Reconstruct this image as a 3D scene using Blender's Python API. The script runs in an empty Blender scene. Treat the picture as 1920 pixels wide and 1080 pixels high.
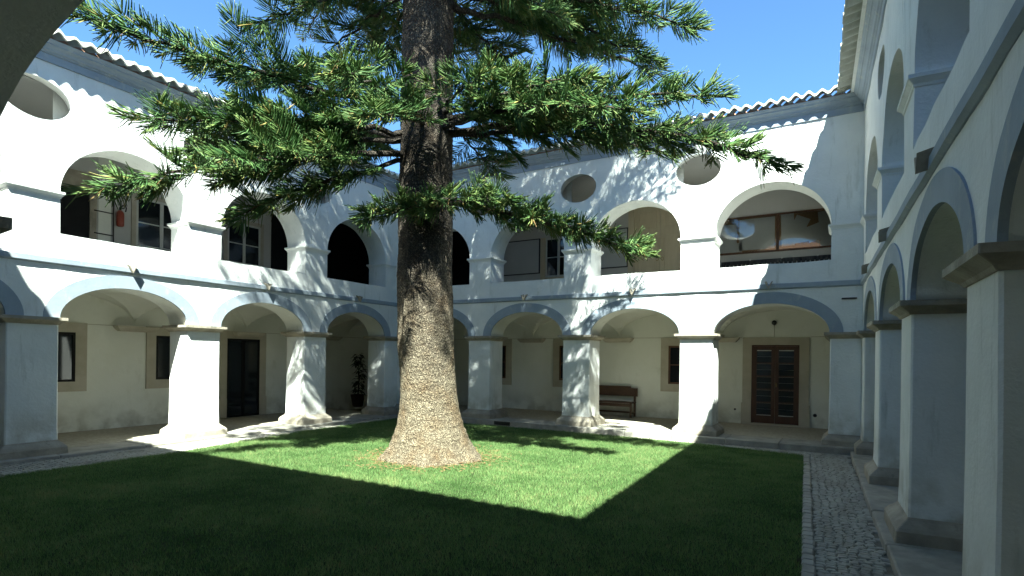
import bpy, math, random
import numpy as np
from mathutils import Vector, Matrix, noise

random.seed(7); rng = np.random.default_rng(7)
S = bpy.context.scene
COL = S.collection

# ------------------------------------------------------------------ camera
YAW = -0.53199; ROLL = 0.01284
CAM_Z = 1.784
cam = bpy.data.cameras.new('camera')
cam.sensor_fit = 'HORIZONTAL'; cam.sensor_width = 36.0
cam.lens = 1049.34 / 1920 * 36
cam.shift_x = 0.0
cam.shift_y = (671.02 - 540.0) / 1920
cam.clip_start = 0.05; cam.clip_end = 2000
camo = bpy.data.objects.new('camera', cam); COL.objects.link(camo)
F = Vector((math.sin(YAW), math.cos(YAW), 0)); R0 = Vector((math.cos(YAW), -math.sin(YAW), 0)); U0 = Vector((0, 0, 1))
cr, sr = math.cos(ROLL), math.sin(ROLL)
rx = cr * R0 + sr * U0; ux = -sr * R0 + cr * U0; bz = -F
camo.matrix_world = Matrix(((rx.x, ux.x, bz.x, 0), (rx.y, ux.y, bz.y, 0), (rx.z, ux.z, bz.z, CAM_Z), (0, 0, 0, 1)))
S.camera = camo

# ------------------------------------------------------------------ light
SUN_TRAVEL = Vector((-0.392, 0.65, -1.0)).normalized()
to_sun = -SUN_TRAVEL
elev = math.asin(to_sun.z); azim = math.atan2(to_sun.x, to_sun.y)
world = bpy.data.worlds.new('World'); S.world = world; world.use_nodes = True
nt = world.node_tree; nt.nodes.clear()
sky = nt.nodes.new('ShaderNodeTexSky'); sky.sky_type = 'NISHITA'; sky.sun_disc = False
sky.sun_elevation = elev; sky.sun_rotation = azim
sky.air_density = 1.0; sky.dust_density = 0.2; sky.ozone_density = 8.0
bg = nt.nodes.new('ShaderNodeBackground'); bg.inputs['Strength'].default_value = 0.060
wo = nt.nodes.new('ShaderNodeOutputWorld')
nt.links.new(sky.outputs[0], bg.inputs['Color']); nt.links.new(bg.outputs[0], wo.inputs['Surface'])
sun = bpy.data.lights.new('sun', 'SUN'); sun.energy = 5.0; sun.angle = math.radians(0.53); sun.color = (1.0, 0.975, 0.91)
suno = bpy.data.objects.new('sun', sun); COL.objects.link(suno)
suno.rotation_euler = SUN_TRAVEL.to_track_quat('-Z', 'Y').to_euler()
suno.location = (4, -8, 14)
S.view_settings.view_transform = 'Standard'; S.view_settings.look = 'None'
S.view_settings.exposure = 2.42; S.view_settings.gamma = 1.0; S.view_settings.use_white_balance = True; S.view_settings.white_balance_temperature = 6100; S.view_settings.white_balance_tint = -4; S.view_settings.use_curve_mapping = False
S.render.engine = 'CYCLES'
S.cycles.use_denoising = True
S.cycles.max_bounces = 10; S.cycles.diffuse_bounces = 6
S.cycles.sample_clamp_indirect = 6.0

# ------------------------------------------------------------------ materials
def mat(name, col, rough=0.8, spec=0.3, var=None, vscale=3.0, vstretch=(1, 1, 1), bump=0.0, bscale=40.0, streak=None, metallic=0.0,
        bump2=0.0, b2scale=6.0, coat=0.0):
    m = bpy.data.materials.new(name); m.use_nodes = True
    n = m.node_tree.nodes; l = m.node_tree.links
    b = n['Principled BSDF']
    b.inputs['Roughness'].default_value = rough
    b.inputs['Specular IOR Level'].default_value = spec
    b.inputs['Metallic'].default_value = metallic
    b.inputs['Base Color'].default_value = (*col, 1)
    geo = n.new('ShaderNodeNewGeometry')
    cur = None
    def tex(scale, stretch=(1, 1, 1), detail=5.0, rough_=0.6):
        mp = n.new('ShaderNodeMapping'); mp.inputs['Scale'].default_value = stretch
        l.new(geo.outputs['Position'], mp.inputs['Vector'])
        t = n.new('ShaderNodeTexNoise'); t.inputs['Scale'].default_value = scale; t.inputs['Detail'].default_value = detail
        t.inputs['Roughness'].default_value = rough_
        l.new(mp.outputs[0], t.inputs['Vector']); return t
    if var is not None:
        t = tex(vscale, vstretch)
        r = n.new('ShaderNodeValToRGB'); r.color_ramp.elements[0].position = 0.35; r.color_ramp.elements[1].position = 0.68
        r.color_ramp.elements[0].color = (*var, 1); r.color_ramp.elements[1].color = (*col, 1)
        l.new(t.outputs['Fac'], r.inputs[0]); cur = r.outputs[0]
    if streak is not None:
        scol, stretch, scale, lo, hi = streak
        t = tex(scale, stretch, 6.0, 0.7)
        r = n.new('ShaderNodeValToRGB'); r.color_ramp.elements[0].position = lo; r.color_ramp.elements[1].position = hi
        r.color_ramp.elements[0].color = (0, 0, 0, 1); r.color_ramp.elements[1].color = (1, 1, 1, 1)
        l.new(t.outputs['Fac'], r.inputs[0])
        mx = n.new('ShaderNodeMix'); mx.data_type = 'RGBA'
        l.new(r.outputs[0], mx.inputs['Factor'])
        if cur is None: mx.inputs['A'].default_value = (*col, 1)
        else: l.new(cur, mx.inputs['A'])
        mx.inputs['B'].default_value = (*scol, 1); cur = mx.outputs['Result']
    if cur is not None: l.new(cur, b.inputs['Base Color'])
    last = None
    for amt, sc, dist in ((bump2, b2scale, 0.03), (bump, bscale, 0.006)):
        if amt > 0:
            t = tex(sc); bp = n.new('ShaderNodeBump'); bp.inputs['Strength'].default_value = amt; bp.inputs['Distance'].default_value = dist
            l.new(t.outputs['Fac'], bp.inputs['Height'])
            if last is not None: l.new(last, bp.inputs['Normal'])
            last = bp.outputs['Normal']
    if last is not None: l.new(last, b.inputs['Normal'])
    return m

def emix(m, a, b): pass
M = {}
M['plaster'] = mat('whitewashed_plaster', (0.83, 0.825, 0.79), 0.9, 0.15, var=(0.74, 0.74, 0.71), vscale=1.6, bump=0.6, bscale=28, bump2=0.45, b2scale=3.5,
                   streak=((0.40, 0.40, 0.33), (1, 1, 0.16), 6.5, 0.57, 0.90))
M['plaster_in'] = mat('gallery_plaster', (0.80, 0.80, 0.74), 0.9, 0.15, var=(0.73, 0.73, 0.66), vscale=1.1, bump=0.3, bscale=25, bump2=0.25, b2scale=3,
                      streak=((0.58, 0.57, 0.48), (1, 1, 0.5), 2.2, 0.58, 0.85))
def foot_stain(m, col, z0, z1, scale):
    n = m.node_tree.nodes; l = m.node_tree.links; b = n['Principled BSDF']
    src = b.inputs['Base Color'].links[0].from_socket
    g_ = n.new('ShaderNodeNewGeometry'); sx = n.new('ShaderNodeSeparateXYZ'); l.new(g_.outputs['Position'], sx.inputs[0])
    t = n.new('ShaderNodeTexNoise'); t.inputs['Scale'].default_value = scale; t.inputs['Detail'].default_value = 7; l.new(g_.outputs['Position'], t.inputs['Vector'])
    mr = n.new('ShaderNodeMapRange'); mr.inputs['From Min'].default_value = z0; mr.inputs['From Max'].default_value = z1; mr.inputs['To Min'].default_value = 1; mr.inputs['To Max'].default_value = 0
    l.new(sx.outputs['Z'], mr.inputs['Value'])
    ad = n.new('ShaderNodeMath'); ad.operation = 'MULTIPLY'; l.new(mr.outputs[0], ad.inputs[0])
    rp2 = n.new('ShaderNodeMapRange'); rp2.inputs['From Min'].default_value = 0.40; rp2.inputs['From Max'].default_value = 0.62; l.new(t.outputs['Fac'], rp2.inputs['Value']); l.new(rp2.outputs[0], ad.inputs[1])
    x = n.new('ShaderNodeMix'); x.data_type = 'RGBA'; l.new(ad.outputs[0], x.inputs['Factor']); l.new(src, x.inputs['A']); x.inputs['B'].default_value = (*col, 1)
    l.new(x.outputs['Result'], b.inputs['Base Color'])
foot_stain(M['plaster'], (0.45, 0.43, 0.35), 0.2, 0.95, 4.0)
foot_stain(M['plaster_in'], (0.50, 0.49, 0.42), 0.1, 0.8, 3.0)
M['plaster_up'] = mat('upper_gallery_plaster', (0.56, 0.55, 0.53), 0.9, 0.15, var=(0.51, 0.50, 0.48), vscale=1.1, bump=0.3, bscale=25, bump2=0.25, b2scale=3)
M['blue'] = mat('blue_grey_trim_paint', (0.35, 0.395, 0.445), 0.85, 0.2, var=(0.29, 0.33, 0.38), vscale=2.2, bump=0.4, bscale=30,
                streak=((0.52, 0.52, 0.47), (1, 1, 0.5), 7.0, 0.56, 0.80))
M['stone'] = mat('limestone', (0.43, 0.38, 0.30), 0.9, 0.2, var=(0.27, 0.24, 0.19), vscale=3.5, bump=0.7, bscale=40, bump2=0.4, b2scale=9,
                 streak=((0.12, 0.12, 0.10), (1, 1, 1), 5.0, 0.60, 0.80))
M['stone_pale'] = mat('door_surround_stone', (0.50, 0.46, 0.38), 0.9, 0.2, var=(0.43, 0.39, 0.31), vscale=3.0, bump=0.4, bscale=40)
M['slab'] = mat('step_slab_stone', (0.40, 0.37, 0.31), 0.85, 0.25, var=(0.26, 0.245, 0.21), vscale=4.0, bump=0.6, bscale=30, bump2=0.4, b2scale=7)
M['cobble'] = mat('cobble_limestone', (0.43, 0.405, 0.34), 0.8, 0.2, var=(0.35, 0.33, 0.275), vscale=9.0, bump=0.5, bscale=60,
                  streak=((0.24, 0.22, 0.175), (1, 0.22, 1), 4.5, 0.45, 0.72))
M['grout'] = mat('sandy_grout', (0.22, 0.20, 0.16), 0.95, 0.1, var=(0.15, 0.135, 0.105), vscale=12, bump=0.6, bscale=50)
M['floor'] = mat('gallery_paving', (0.44, 0.40, 0.32), 0.85, 0.2, var=(0.31, 0.28, 0.22), vscale=14, bump=0.7, bscale=26)
M['tile'] = mat('whitewashed_roof_tile', (0.68, 0.66, 0.60), 0.9, 0.15, var=(0.50, 0.48, 0.41), vscale=5, bump=0.6, bscale=45,
                streak=((0.34, 0.31, 0.24), (1, 1, 1), 8.0, 0.66, 0.82))
M['clay'] = mat('clay_tile', (0.42, 0.22, 0.13), 0.9, 0.15, var=(0.30, 0.17, 0.11), vscale=4, bump=0.6, bscale=40)
M['wood'] = mat('red_brown_wood', (0.085, 0.036, 0.018), 0.45, 0.4, var=(0.05, 0.022, 0.012), vscale=6, vstretch=(6, 6, 0.6), bump=0.2, bscale=60)
M['bench'] = mat('bench_wood', (0.085, 0.043, 0.022), 0.5, 0.4, var=(0.055, 0.028, 0.015), vscale=6, vstretch=(0.8, 6, 6), bump=0.2, bscale=60)
M['oak'] = mat('pale_painted_wood', (0.60, 0.52, 0.37), 0.6, 0.3, var=(0.54, 0.465, 0.325), vscale=3, vstretch=(3, 3, 0.8), bump=0.2, bscale=50)
M['framewood'] = mat('board_frame_wood', (0.12, 0.055, 0.028), 0.5, 0.4, var=(0.085, 0.04, 0.02), vscale=6)
M['dark'] = mat('dark_wood_and_shade', (0.010, 0.010, 0.010), 0.6, 0.2, var=(0.006, 0.006, 0.006), vscale=5)  # also the colour that paints the unlit upper corner black
M['whitewood'] = mat('white_painted_wood', (0.62, 0.62, 0.58), 0.5, 0.4, var=(0.55, 0.55, 0.51), vscale=5)
M['black'] = mat('black_metal', (0.012, 0.012, 0.013), 0.4, 0.5)
M['iron'] = mat('rusty_iron', (0.05, 0.04, 0.035), 0.7, 0.4, var=(0.03, 0.025, 0.022), vscale=10)
M['glass'] = mat('dark_window_glass', (0.010, 0.014, 0.018), 0.06, 0.5)
M['glass_board'] = mat('notice_glass', (0.30, 0.31, 0.31), 0.05, 0.5, var=(0.26, 0.27, 0.27), vscale=1.5)
M['cork'] = mat('cork_board', (0.33, 0.19, 0.08), 0.9, 0.1, var=(0.28, 0.16, 0.065), vscale=18, bump=0.4, bscale=80)
M['paper'] = mat('paper_sheet', (0.68, 0.68, 0.64), 0.9, 0.1, var=(0.64, 0.64, 0.60), vscale=6)
M['panel'] = mat('pale_display_panel', (0.46, 0.47, 0.48), 0.35, 0.4, var=(0.42, 0.43, 0.44), vscale=1.2)
M['red'] = mat('extinguisher_red', (0.30, 0.055, 0.03), 0.35, 0.5)
M['pot'] = mat('dark_clay_pot', (0.06, 0.035, 0.025), 0.8, 0.2)
M['darkleaf'] = mat('dark_glossy_leaf', (0.018, 0.035, 0.014), 0.45, 0.4, var=(0.012, 0.022, 0.01), vscale=8)
M['wicker'] = mat('pale_wicker', (0.45, 0.38, 0.26), 0.8, 0.2)
M['soil'] = mat('lawn_soil', (0.022, 0.045, 0.012), 0.95, 0.1, var=(0.03, 0.032, 0.015), vscale=9, bump=0.6, bscale=30)
M['earth'] = mat('bare_earth', (0.16, 0.13, 0.09), 0.95, 0.1, var=(0.10, 0.09, 0.06), vscale=0.4)
M['radiator'] = mat('dark_radiator', (0.02, 0.021, 0.023), 0.5, 0.4)
M['brass'] = mat('dull_brass', (0.30, 0.22, 0.09), 0.4, 0.5, metallic=0.8)

def attr_mat(name, cols, rough, spec, attr='tint', trans=0.0):
    m = bpy.data.materials.new(name); m.use_nodes = True
    n = m.node_tree.nodes; l = m.node_tree.links; b = n['Principled BSDF']
    a = n.new('ShaderNodeAttribute'); a.attribute_name = attr
    r = n.new('ShaderNodeValToRGB')
    els = r.color_ramp.elements
    while len(els) < len(cols): els.new(0.5)
    for e, (p, c) in zip(els, cols): e.position = p; e.color = (*c, 1)
    l.new(a.outputs['Fac'], r.inputs[0]); l.new(r.outputs[0], b.inputs['Base Color'])
    b.inputs['Roughness'].default_value = rough; b.inputs['Specular IOR Level'].default_value = spec
    if trans > 0:
        t = n.new('ShaderNodeBsdfTranslucent'); l.new(r.outputs[0], t.inputs['Color'])
        mx = n.new('ShaderNodeMixShader'); mx.inputs[0].default_value = trans
        out = n['Material Output']
        l.new(b.outputs[0], mx.inputs[1]); l.new(t.outputs[0], mx.inputs[2]); l.new(mx.outputs[0], out.inputs['Surface'])
    return m
M['needle'] = attr_mat('pine_foliage', [(0.0, (0.026, 0.066, 0.024)), (0.45, (0.078, 0.148, 0.045)), (0.76, (0.175, 0.225, 0.070)), (0.88, (0.30, 0.23, 0.07)), (1.0, (0.17, 0.09, 0.045))], 0.55, 0.18)
M['grass'] = attr_mat('grass_blades', [(0.0, (0.055, 0.120, 0.028)), (0.55, (0.170, 0.275, 0.092)), (0.90, (0.27, 0.33, 0.13)), (1.0, (0.32, 0.29, 0.12))], 0.6, 0.2, trans=0.35)

# bark
def bark():
    m = bpy.data.materials.new('pine_bark'); m.use_nodes = True
    n = m.node_tree.nodes; l = m.node_tree.links; b = n['Principled BSDF']
    g = n.new('ShaderNodeNewGeometry')
    def mapped(sc):
        mp = n.new('ShaderNodeMapping'); mp.inputs['Scale'].default_value = sc; l.new(g.outputs['Position'], mp.inputs['Vector']); return mp.outputs[0]
    def noi(vec, scale, det=6, ro=0.6):
        t = n.new('ShaderNodeTexNoise'); t.inputs['Scale'].default_value = scale; t.inputs['Detail'].default_value = det; t.inputs['Roughness'].default_value = ro; l.new(vec, t.inputs['Vector']); return t
    def ramp(src, stops):
        r = n.new('ShaderNodeValToRGB'); e = r.color_ramp.elements
        while len(e) < len(stops): e.new(0.5)
        for q, (p_, c) in zip(e, stops): q.position = p_; q.color = (*c, 1)
        l.new(src, r.inputs[0]); return r.outputs[0]
    def mixc(f, a_, b_, blend='MIX'):
        x = n.new('ShaderNodeMix'); x.data_type = 'RGBA'; x.blend_type = blend
        if isinstance(f, float): x.inputs['Factor'].default_value = f
        else: l.new(f, x.inputs['Factor'])
        l.new(a_, x.inputs['A']); l.new(b_, x.inputs['B']); return x.outputs['Result']
    base = mapped((1, 1, 0.62))
    warp = noi(base, 9, 5)
    va = n.new('ShaderNodeVectorMath'); va.operation = 'MULTIPLY_ADD'; va.inputs[1].default_value = (0.11, 0.11, 0.11)
    l.new(warp.outputs['Color'], va.inputs[0]); l.new(base, va.inputs[2])
    v = n.new('ShaderNodeTexVoronoi'); v.inputs['Scale'].default_value = 52; l.new(va.outputs[0], v.inputs['Vector'])
    fine = noi(va.outputs[0], 55, 4)
    flake = n.new('ShaderNodeMath'); flake.operation = 'MULTIPLY_ADD'; flake.inputs[1].default_value = 0.55
    l.new(fine.outputs['Fac'], flake.inputs[0]); l.new(v.outputs['Distance'], flake.inputs[2])
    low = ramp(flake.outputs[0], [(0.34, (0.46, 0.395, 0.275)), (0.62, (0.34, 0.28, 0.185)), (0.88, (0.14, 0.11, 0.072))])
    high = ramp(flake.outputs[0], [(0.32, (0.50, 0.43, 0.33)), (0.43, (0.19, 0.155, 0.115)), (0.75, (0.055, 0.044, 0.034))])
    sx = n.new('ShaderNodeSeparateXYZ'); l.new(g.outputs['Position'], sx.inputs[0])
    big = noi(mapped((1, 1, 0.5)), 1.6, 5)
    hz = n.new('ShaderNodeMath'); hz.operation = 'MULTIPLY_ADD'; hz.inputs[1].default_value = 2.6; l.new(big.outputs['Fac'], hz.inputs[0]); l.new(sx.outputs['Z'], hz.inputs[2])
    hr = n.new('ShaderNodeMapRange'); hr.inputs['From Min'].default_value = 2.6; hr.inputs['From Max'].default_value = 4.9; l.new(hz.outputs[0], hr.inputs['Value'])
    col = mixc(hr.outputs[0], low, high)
    rust = ramp(noi(mapped((1, 1, 1)), 2.7, 6).outputs['Fac'], [(0.46, (1, 1, 1)), (0.66, (0.78, 0.64, 0.50))])
    col = mixc(0.8, col, rust, 'MULTIPLY')
    wr = noi(mapped((0.8, 0.8, 5.5)), 3.2, 5)
    col = mixc(0.5, col, ramp(wr.outputs['Fac'], [(0.36, (0.42, 0.38, 0.34)), (0.48, (1, 1, 1))]), 'MULTIPLY')
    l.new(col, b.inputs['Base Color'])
    bp = n.new('ShaderNodeBump'); bp.inputs['Strength'].default_value = 1.0; bp.inputs['Distance'].default_value = 0.04; bp.invert = True
    l.new(flake.outputs[0], bp.inputs['Height'])
    b2 = n.new('ShaderNodeBump'); b2.inputs['Strength'].default_value = 0.45; b2.inputs['Distance'].default_value = 0.04
    l.new(wr.outputs['Fac'], b2.inputs['Height']); l.new(bp.outputs['Normal'], b2.inputs['Normal']); l.new(b2.outputs['Normal'], b.inputs['Normal'])
    b.inputs['Roughness'].default_value = 0.8; b.inputs['Specular IOR Level'].default_value = 0.3
    return m
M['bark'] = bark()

# ------------------------------------------------------------------ mesh helpers
class MB:
    def __init__(s): s.v = []; s.f = []; s.sm = []
    def add(s, vs, fs, smooth=False):
        o = len(s.v); s.v += [tuple(p) for p in vs]
        for f in fs: s.f.append(tuple(i + o for i in f)); s.sm.append(smooth)
    def box(s, x0, x1, y0, y1, z0, z1):
        s.add([(x0, y0, z0), (x1, y0, z0), (x1, y1, z0), (x0, y1, z0), (x0, y0, z1), (x1, y0, z1), (x1, y1, z1), (x0, y1, z1)],
              [(0, 3, 2, 1), (4, 5, 6, 7), (0, 1, 5, 4), (1, 2, 6, 5), (2, 3, 7, 6), (3, 0, 4, 7)])
    def bbox(s, x0, x1, y0, y1, z0, z1, b=0.006):
        # box with chamfered vertical and top edges
        s.loft(x0, x1, y0, y1, [(z0, 0), (z1 - b, 0), (z1, -b)], corner=b)
    def loft(s, x0, x1, y0, y1, prof, corner=0.0, cap0=True, cap1=True):
        rings = []
        for z, o in prof:
            a0, a1, b0, b1 = x0 - o, x1 + o, y0 - o, y1 + o; c = corner
            if c > 0: rings.append([(a0 + c, b0, z), (a1 - c, b0, z), (a1, b0 + c, z), (a1, b1 - c, z), (a1 - c, b1, z), (a0 + c, b1, z), (a0, b1 - c, z), (a0, b0 + c, z)])
            else: rings.append([(a0, b0, z), (a1, b0, z), (a1, b1, z), (a0, b1, z)])
        k = len(rings[0]); vs = [p for r in rings for p in r]; fs = []
        for i in range(len(rings) - 1):
            for j in range(k):
                j2 = (j + 1) % k
                fs.append((i * k + j, i * k + j2, (i + 1) * k + j2, (i + 1) * k + j))
        if cap0: fs.append(tuple(range(k - 1, -1, -1)))
        if cap1: fs.append(tuple((len(rings) - 1) * k + j for j in range(k)))
        s.add(vs, fs)
    def tube(s, pts, rads, k=8, cap=True):
        pts = [Vector(p) for p in pts]; vs = []; fs = []
        up = Vector((0.13, 0.21, 1)).normalized()
        for i, p in enumerate(pts):
            d = (pts[min(i + 1, len(pts) - 1)] - pts[max(i - 1, 0)]).normalized()
            a = d.cross(up)
            if a.length < 1e-3: a = d.cross(Vector((1, 0, 0)))
            a.normalize(); b = a.cross(d).normalized()
            r = rads[i] if hasattr(rads, '__len__') else rads
            for j in range(k):
                t = 2 * math.pi * j / k; vs.append(p + a * (r * math.cos(t)) + b * (r * math.sin(t)))
        n = len(pts)
        for i in range(n - 1):
            for j in range(k):
                j2 = (j + 1) % k; fs.append((i * k + j, i * k + j2, (i + 1) * k + j2, (i + 1) * k + j))
        if cap: fs.append(tuple(range(k - 1, -1, -1))); fs.append(tuple((n - 1) * k + j for j in range(k)))
        s.add(vs, fs, True)
    def lathe(s, cx, cy, prof, k=20):
        vs = []; fs = []
        for z, r in prof:
            for j in range(k):
                t = 2 * math.pi * j / k; vs.append((cx + r * math.cos(t), cy + r * math.sin(t), z))
        for i in range(len(prof) - 1):
            for j in range(k):
                j2 = (j + 1) % k; fs.append((i * k + j, i * k + j2, (i + 1) * k + j2, (i + 1) * k + j))
        fs.append(tuple(range(k - 1, -1, -1))); fs.append(tuple((len(prof) - 1) * k + j for j in range(k)))
        s.add(vs, fs, True)
    def mesh(s, name):
        me = bpy.data.meshes.new(name); me.from_pydata(s.v, [], s.f)
        me.polygons.foreach_set('use_smooth', s.sm); me.update(); return me
    def build(s, name, m, parent=None, wobble=0.0):
        if wobble:
            s.v = [wob(p, wobble) for p in s.v]
        me = s.mesh(name); me.materials.append(m)
        return link(name, me, parent)

def wob(p, a, sc=1.9):
    q = Vector(p) * sc
    n = noise.noise_vector(q)
    return (p[0] + n.x * a, p[1] + n.y * a, p[2] + n.z * a)

def link(name, me, parent=None):
    o = bpy.data.objects.new(name, me); COL.objects.link(o)
    if parent is not None: o.parent = parent
    return o
def empty(name, loc=(0, 0, 0), rz=0.0):
    o = bpy.data.objects.new(name, None); COL.objects.link(o); o.location = loc; o.rotation_euler = (0, 0, rz); o.empty_display_size = 0.3
    return o
def tag(o, label, cat=None, group=None, kind=None):
    if label: o['label'] = label
    if cat: o['category'] = cat
    if group: o['group'] = group
    if kind: o['kind'] = kind
    return o
def np_mesh(name, V, faces, m, parent=None, tint=None, smooth=True):
    """V (n,3); faces = list of int arrays (k, sides)"""
    me = bpy.data.meshes.new(name)
    nl = sum(f.size for f in faces); nf = sum(len(f) for f in faces)
    me.vertices.add(len(V)); me.vertices.foreach_set('co', np.ascontiguousarray(V, np.float32).ravel())
    me.loops.add(nl); me.polygons.add(nf)
    me.loops.foreach_set('vertex_index', np.concatenate([f.ravel() for f in faces]).astype(np.int32))
    tot = np.concatenate([np.full(len(f), f.shape[1]) for f in faces]); st = np.concatenate([[0], np.cumsum(tot)[:-1]])
    me.polygons.foreach_set('loop_start', st.astype(np.int32))
    me.polygons.foreach_set('use_smooth', np.full(nf, smooth))
    if tint is not None:
        a = me.attributes.new('tint', 'FLOAT', 'POINT'); a.data.foreach_set('value', np.ascontiguousarray(tint, np.float32))
    me.update(calc_edges=True); me.validate()
    me.materials.append(m)
    return link(name, me, parent)

# ------------------------------------------------------------------ ground
bm_ = MB(); bm_.add([(-600, -600, -0.06), (600, -600, -0.06), (600, 600, -0.06), (-600, 600, -0.06)], [(0, 1, 2, 3)])
g = bm_.build('ground', M['earth']); tag(g, 'bare earth around and under the cloister', kind='structure')

LAWN = [(-10.30, 1.75), (-10.32, 5.5), (-10.85, 8.8), (-11.02, 12.22), (-8, 12.40), (-4.6, 12.46), (-2.3, 12.33), (-0.60, 12.0), (-0.27, 5.3), (-0.12, 1.75)]
m_ = MB(); m_.add([(x, y, -0.004) for x, y in LAWN], [tuple(range(len(LAWN)))])
o = m_.build('lawn', M['soil']); tag(o, 'green lawn filling the cloister court', kind='structure')
# path base under the cobbles
m_ = MB(); m_.add([(-11.9, 0.3, -0.016), (1.2, 0.3, -0.016), (0.6, 13.2, -0.016), (-11.9, 13.2, -0.016)], [(0, 1, 2, 3)])
path = m_.build('path', M['grout']); tag(path, 'pale cobbled path round the lawn', kind='structure')

def in_poly(x, y, poly):
    ins = np.zeros(len(x), bool); n = len(poly)
    for i in range(n):
        x1, y1 = poly[i]; x2, y2 = poly[(i + 1) % n]
        c = ((y1 > y) != (y2 > y)) & (x < (x2 - x1) * (y - y1) / (y2 - y1 + 1e-12) + x1)
        ins ^= c
    return ins

# cobbles --------------------------------------------------------
def stone_mesh(name, sx, sy, h, seed):
    r = random.Random(seed); b = 0.010
    def ring(z, inset):
        pts = []
        for (px, py) in ((-1, -1), (1, -1), (1, 1), (-1, 1)):
            pts.append((px * (sx / 2 - inset) + r.uniform(-.004, .004), py * (sy / 2 - inset) + r.uniform(-.004, .004), z + r.uniform(-.0015, .0015)))
        return pts
    R = ring(-0.03, 0) + ring(h - b, 0.001) + ring(h, b)
    fs = []
    for i in range(2):
        for j in range(4):
            j2 = (j + 1) % 4; fs.append((i * 4 + j, i * 4 + j2, i * 4 + 4 + j2, i * 4 + 4 + j))
    fs.append((8, 9, 10, 11))
    return R, fs
cob_meshes = []
for i in range(14):
    R, fs = stone_mesh('cobblestone', random.uniform(0.074, 0.092), random.uniform(0.056, 0.066), random.uniform(-0.002, 0.007), i)
    me = bpy.data.meshes.new('cobblestone'); me.from_pydata(R, [], fs); me.materials.append(M['cobble']); cob_meshes.append((me, R, fs))

def rx_wall(y): return 0.344 + 0.036 * (12.8 - y)
spots = []
y = 4.6
row = 0
while y < 11.95:
    xa = -0.27 - 0.0493 * (y - 5.3) + 0.13; xb = rx_wall(y) - 0.22
    x = xa + random.uniform(0, 0.05)
    while x < xb:
        yy = y + 0.02 * math.sin(x * 9 + row * 0.5) + random.uniform(-.006, .006)
        spots.append((x, yy, random.uniform(-.18, .18) + 0.25 * math.cos(x * 9 + row * .5)))
        x += 0.086 + random.uniform(-.006, .012)
    y += 0.063; row += 1
spots.sort(key=lambda s_: s_[0] ** 2 + s_[1] ** 2)
for (x, y, a) in spots[:300]:
    o = link('cobblestone', random.choice(cob_meshes)[0], path); o.location = (x, y, 0.0); o.rotation_euler = (random.uniform(-.05, .05), random.uniform(-.05, .05), a)
rest = list(spots[300:])
# strip along the far (B) side and the L side
def strip(inner, outer, n_across):
    pass
y = 12.0
while y < 12.62:
    x = -11.2
    while x < 0.15:
        # lawn far edge
        e = np.interp(x, [-11.02, -8, -4.6, -2.3, -0.60, 0.2], [12.22, 12.40, 12.46, 12.33, 12.0, 11.9])
        if y > e - 0.01: rest.append((x, y + random.uniform(-.008, .008), random.uniform(-.2, .2)))
        x += 0.084 + random.uniform(-.006, .012)
    y += 0.066
y = 3.2
while y < 12.2:
    e = np.interp(y, [1.75, 5.5, 8.8, 12.22], [-10.30, -10.32, -10.85, -11.02])
    x = -11.40
    while x < e + 0.03:
        rest.append((x, y + random.uniform(-.008, .008), random.uniform(-.25, .25)))
        x += 0.084 + random.uniform(-.006, .012)
    y += 0.066
cb = MB()
for (x, y, a) in rest:
    me, R, fs = random.choice(cob_meshes); c, s_ = math.cos(a), math.sin(a)
    cb.add([(x + px * c - py * s_, y + px * s_ + py * c, pz) for px, py, pz in R], fs)
o = cb.build('cobblestones', M['cobble'], path); tag(o, None, kind='stuff')

# edging stones along the right side of the lawn
edging = empty('lawn_edging', (-0.3, 6.0, 0)); tag(edging, 'row of squared stones edging the right side of the lawn', 'edging')
y = 4.2
while y < 11.95:
    ln = random.uniform(0.13, 0.21); xa = -0.27 - 0.0493 * (y - 5.3)
    sb = MB(); sb.bbox(xa - 0.005 + 0.3, xa + 0.10 + random.uniform(-.008, .008) + 0.3, y - 6, y + ln - 0.012 - 6, -0.05, 0.018 + random.uniform(-.006, .008), 0.012)
    sb.build('edging_stone', M['slab'], edging, 0.004)
    y += ln

# ------------------------------------------------------------------ cloister wings
TH = 0.68
SPR, APX = 2.37, 3.00
SILL = 3.81; IMP = 4.52; UAPX = 5.53; CORN = 6.66
TILE = 0.232

def ell(u, c, a, b, z0):
    t = np.clip(1 - ((u - c) / a) ** 2, 0, 1)
    return z0 + b * np.sqrt(t)

def bandf(mb, us, b, t, w0, w1, cb=True, ct=True, back=True):
    n = len(us)
    q = lambda k: [(i, i + 1, n + i + 1, n + i) for i in range(n - 1)]
    fr = [(u, w0, z) for u, z in zip(us, b)] + [(u, w0, z) for u, z in zip(us, t)]
    mb.add(fr, q(0))
    if back:
        bk = [(u, w1, z) for u, z in zip(us, b)] + [(u, w1, z) for u, z in zip(us, t)]
        mb.add(bk, [tuple(reversed(f)) for f in q(0)])
    if cb:
        s = [(u, w0, z) for u, z in zip(us, b)] + [(u, w1, z) for u, z in zip(us, b)]
        mb.add(s, [tuple(reversed(f)) for f in q(0)], True)
    if ct:
        s = [(u, w0, z) for u, z in zip(us, t)] + [(u, w1, z) for u, z in zip(us, t)]
        mb.add(s, q(0), True)

def lin(a, b, step=0.22):
    return np.linspace(a, b, max(2, int(math.ceil((b - a) / step)) + 1))
def arcu(a, b, n=30):
    t = np.linspace(math.pi, 0, n); return (a + b) / 2 + (b - a) / 2 * np.cos(t)

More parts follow.
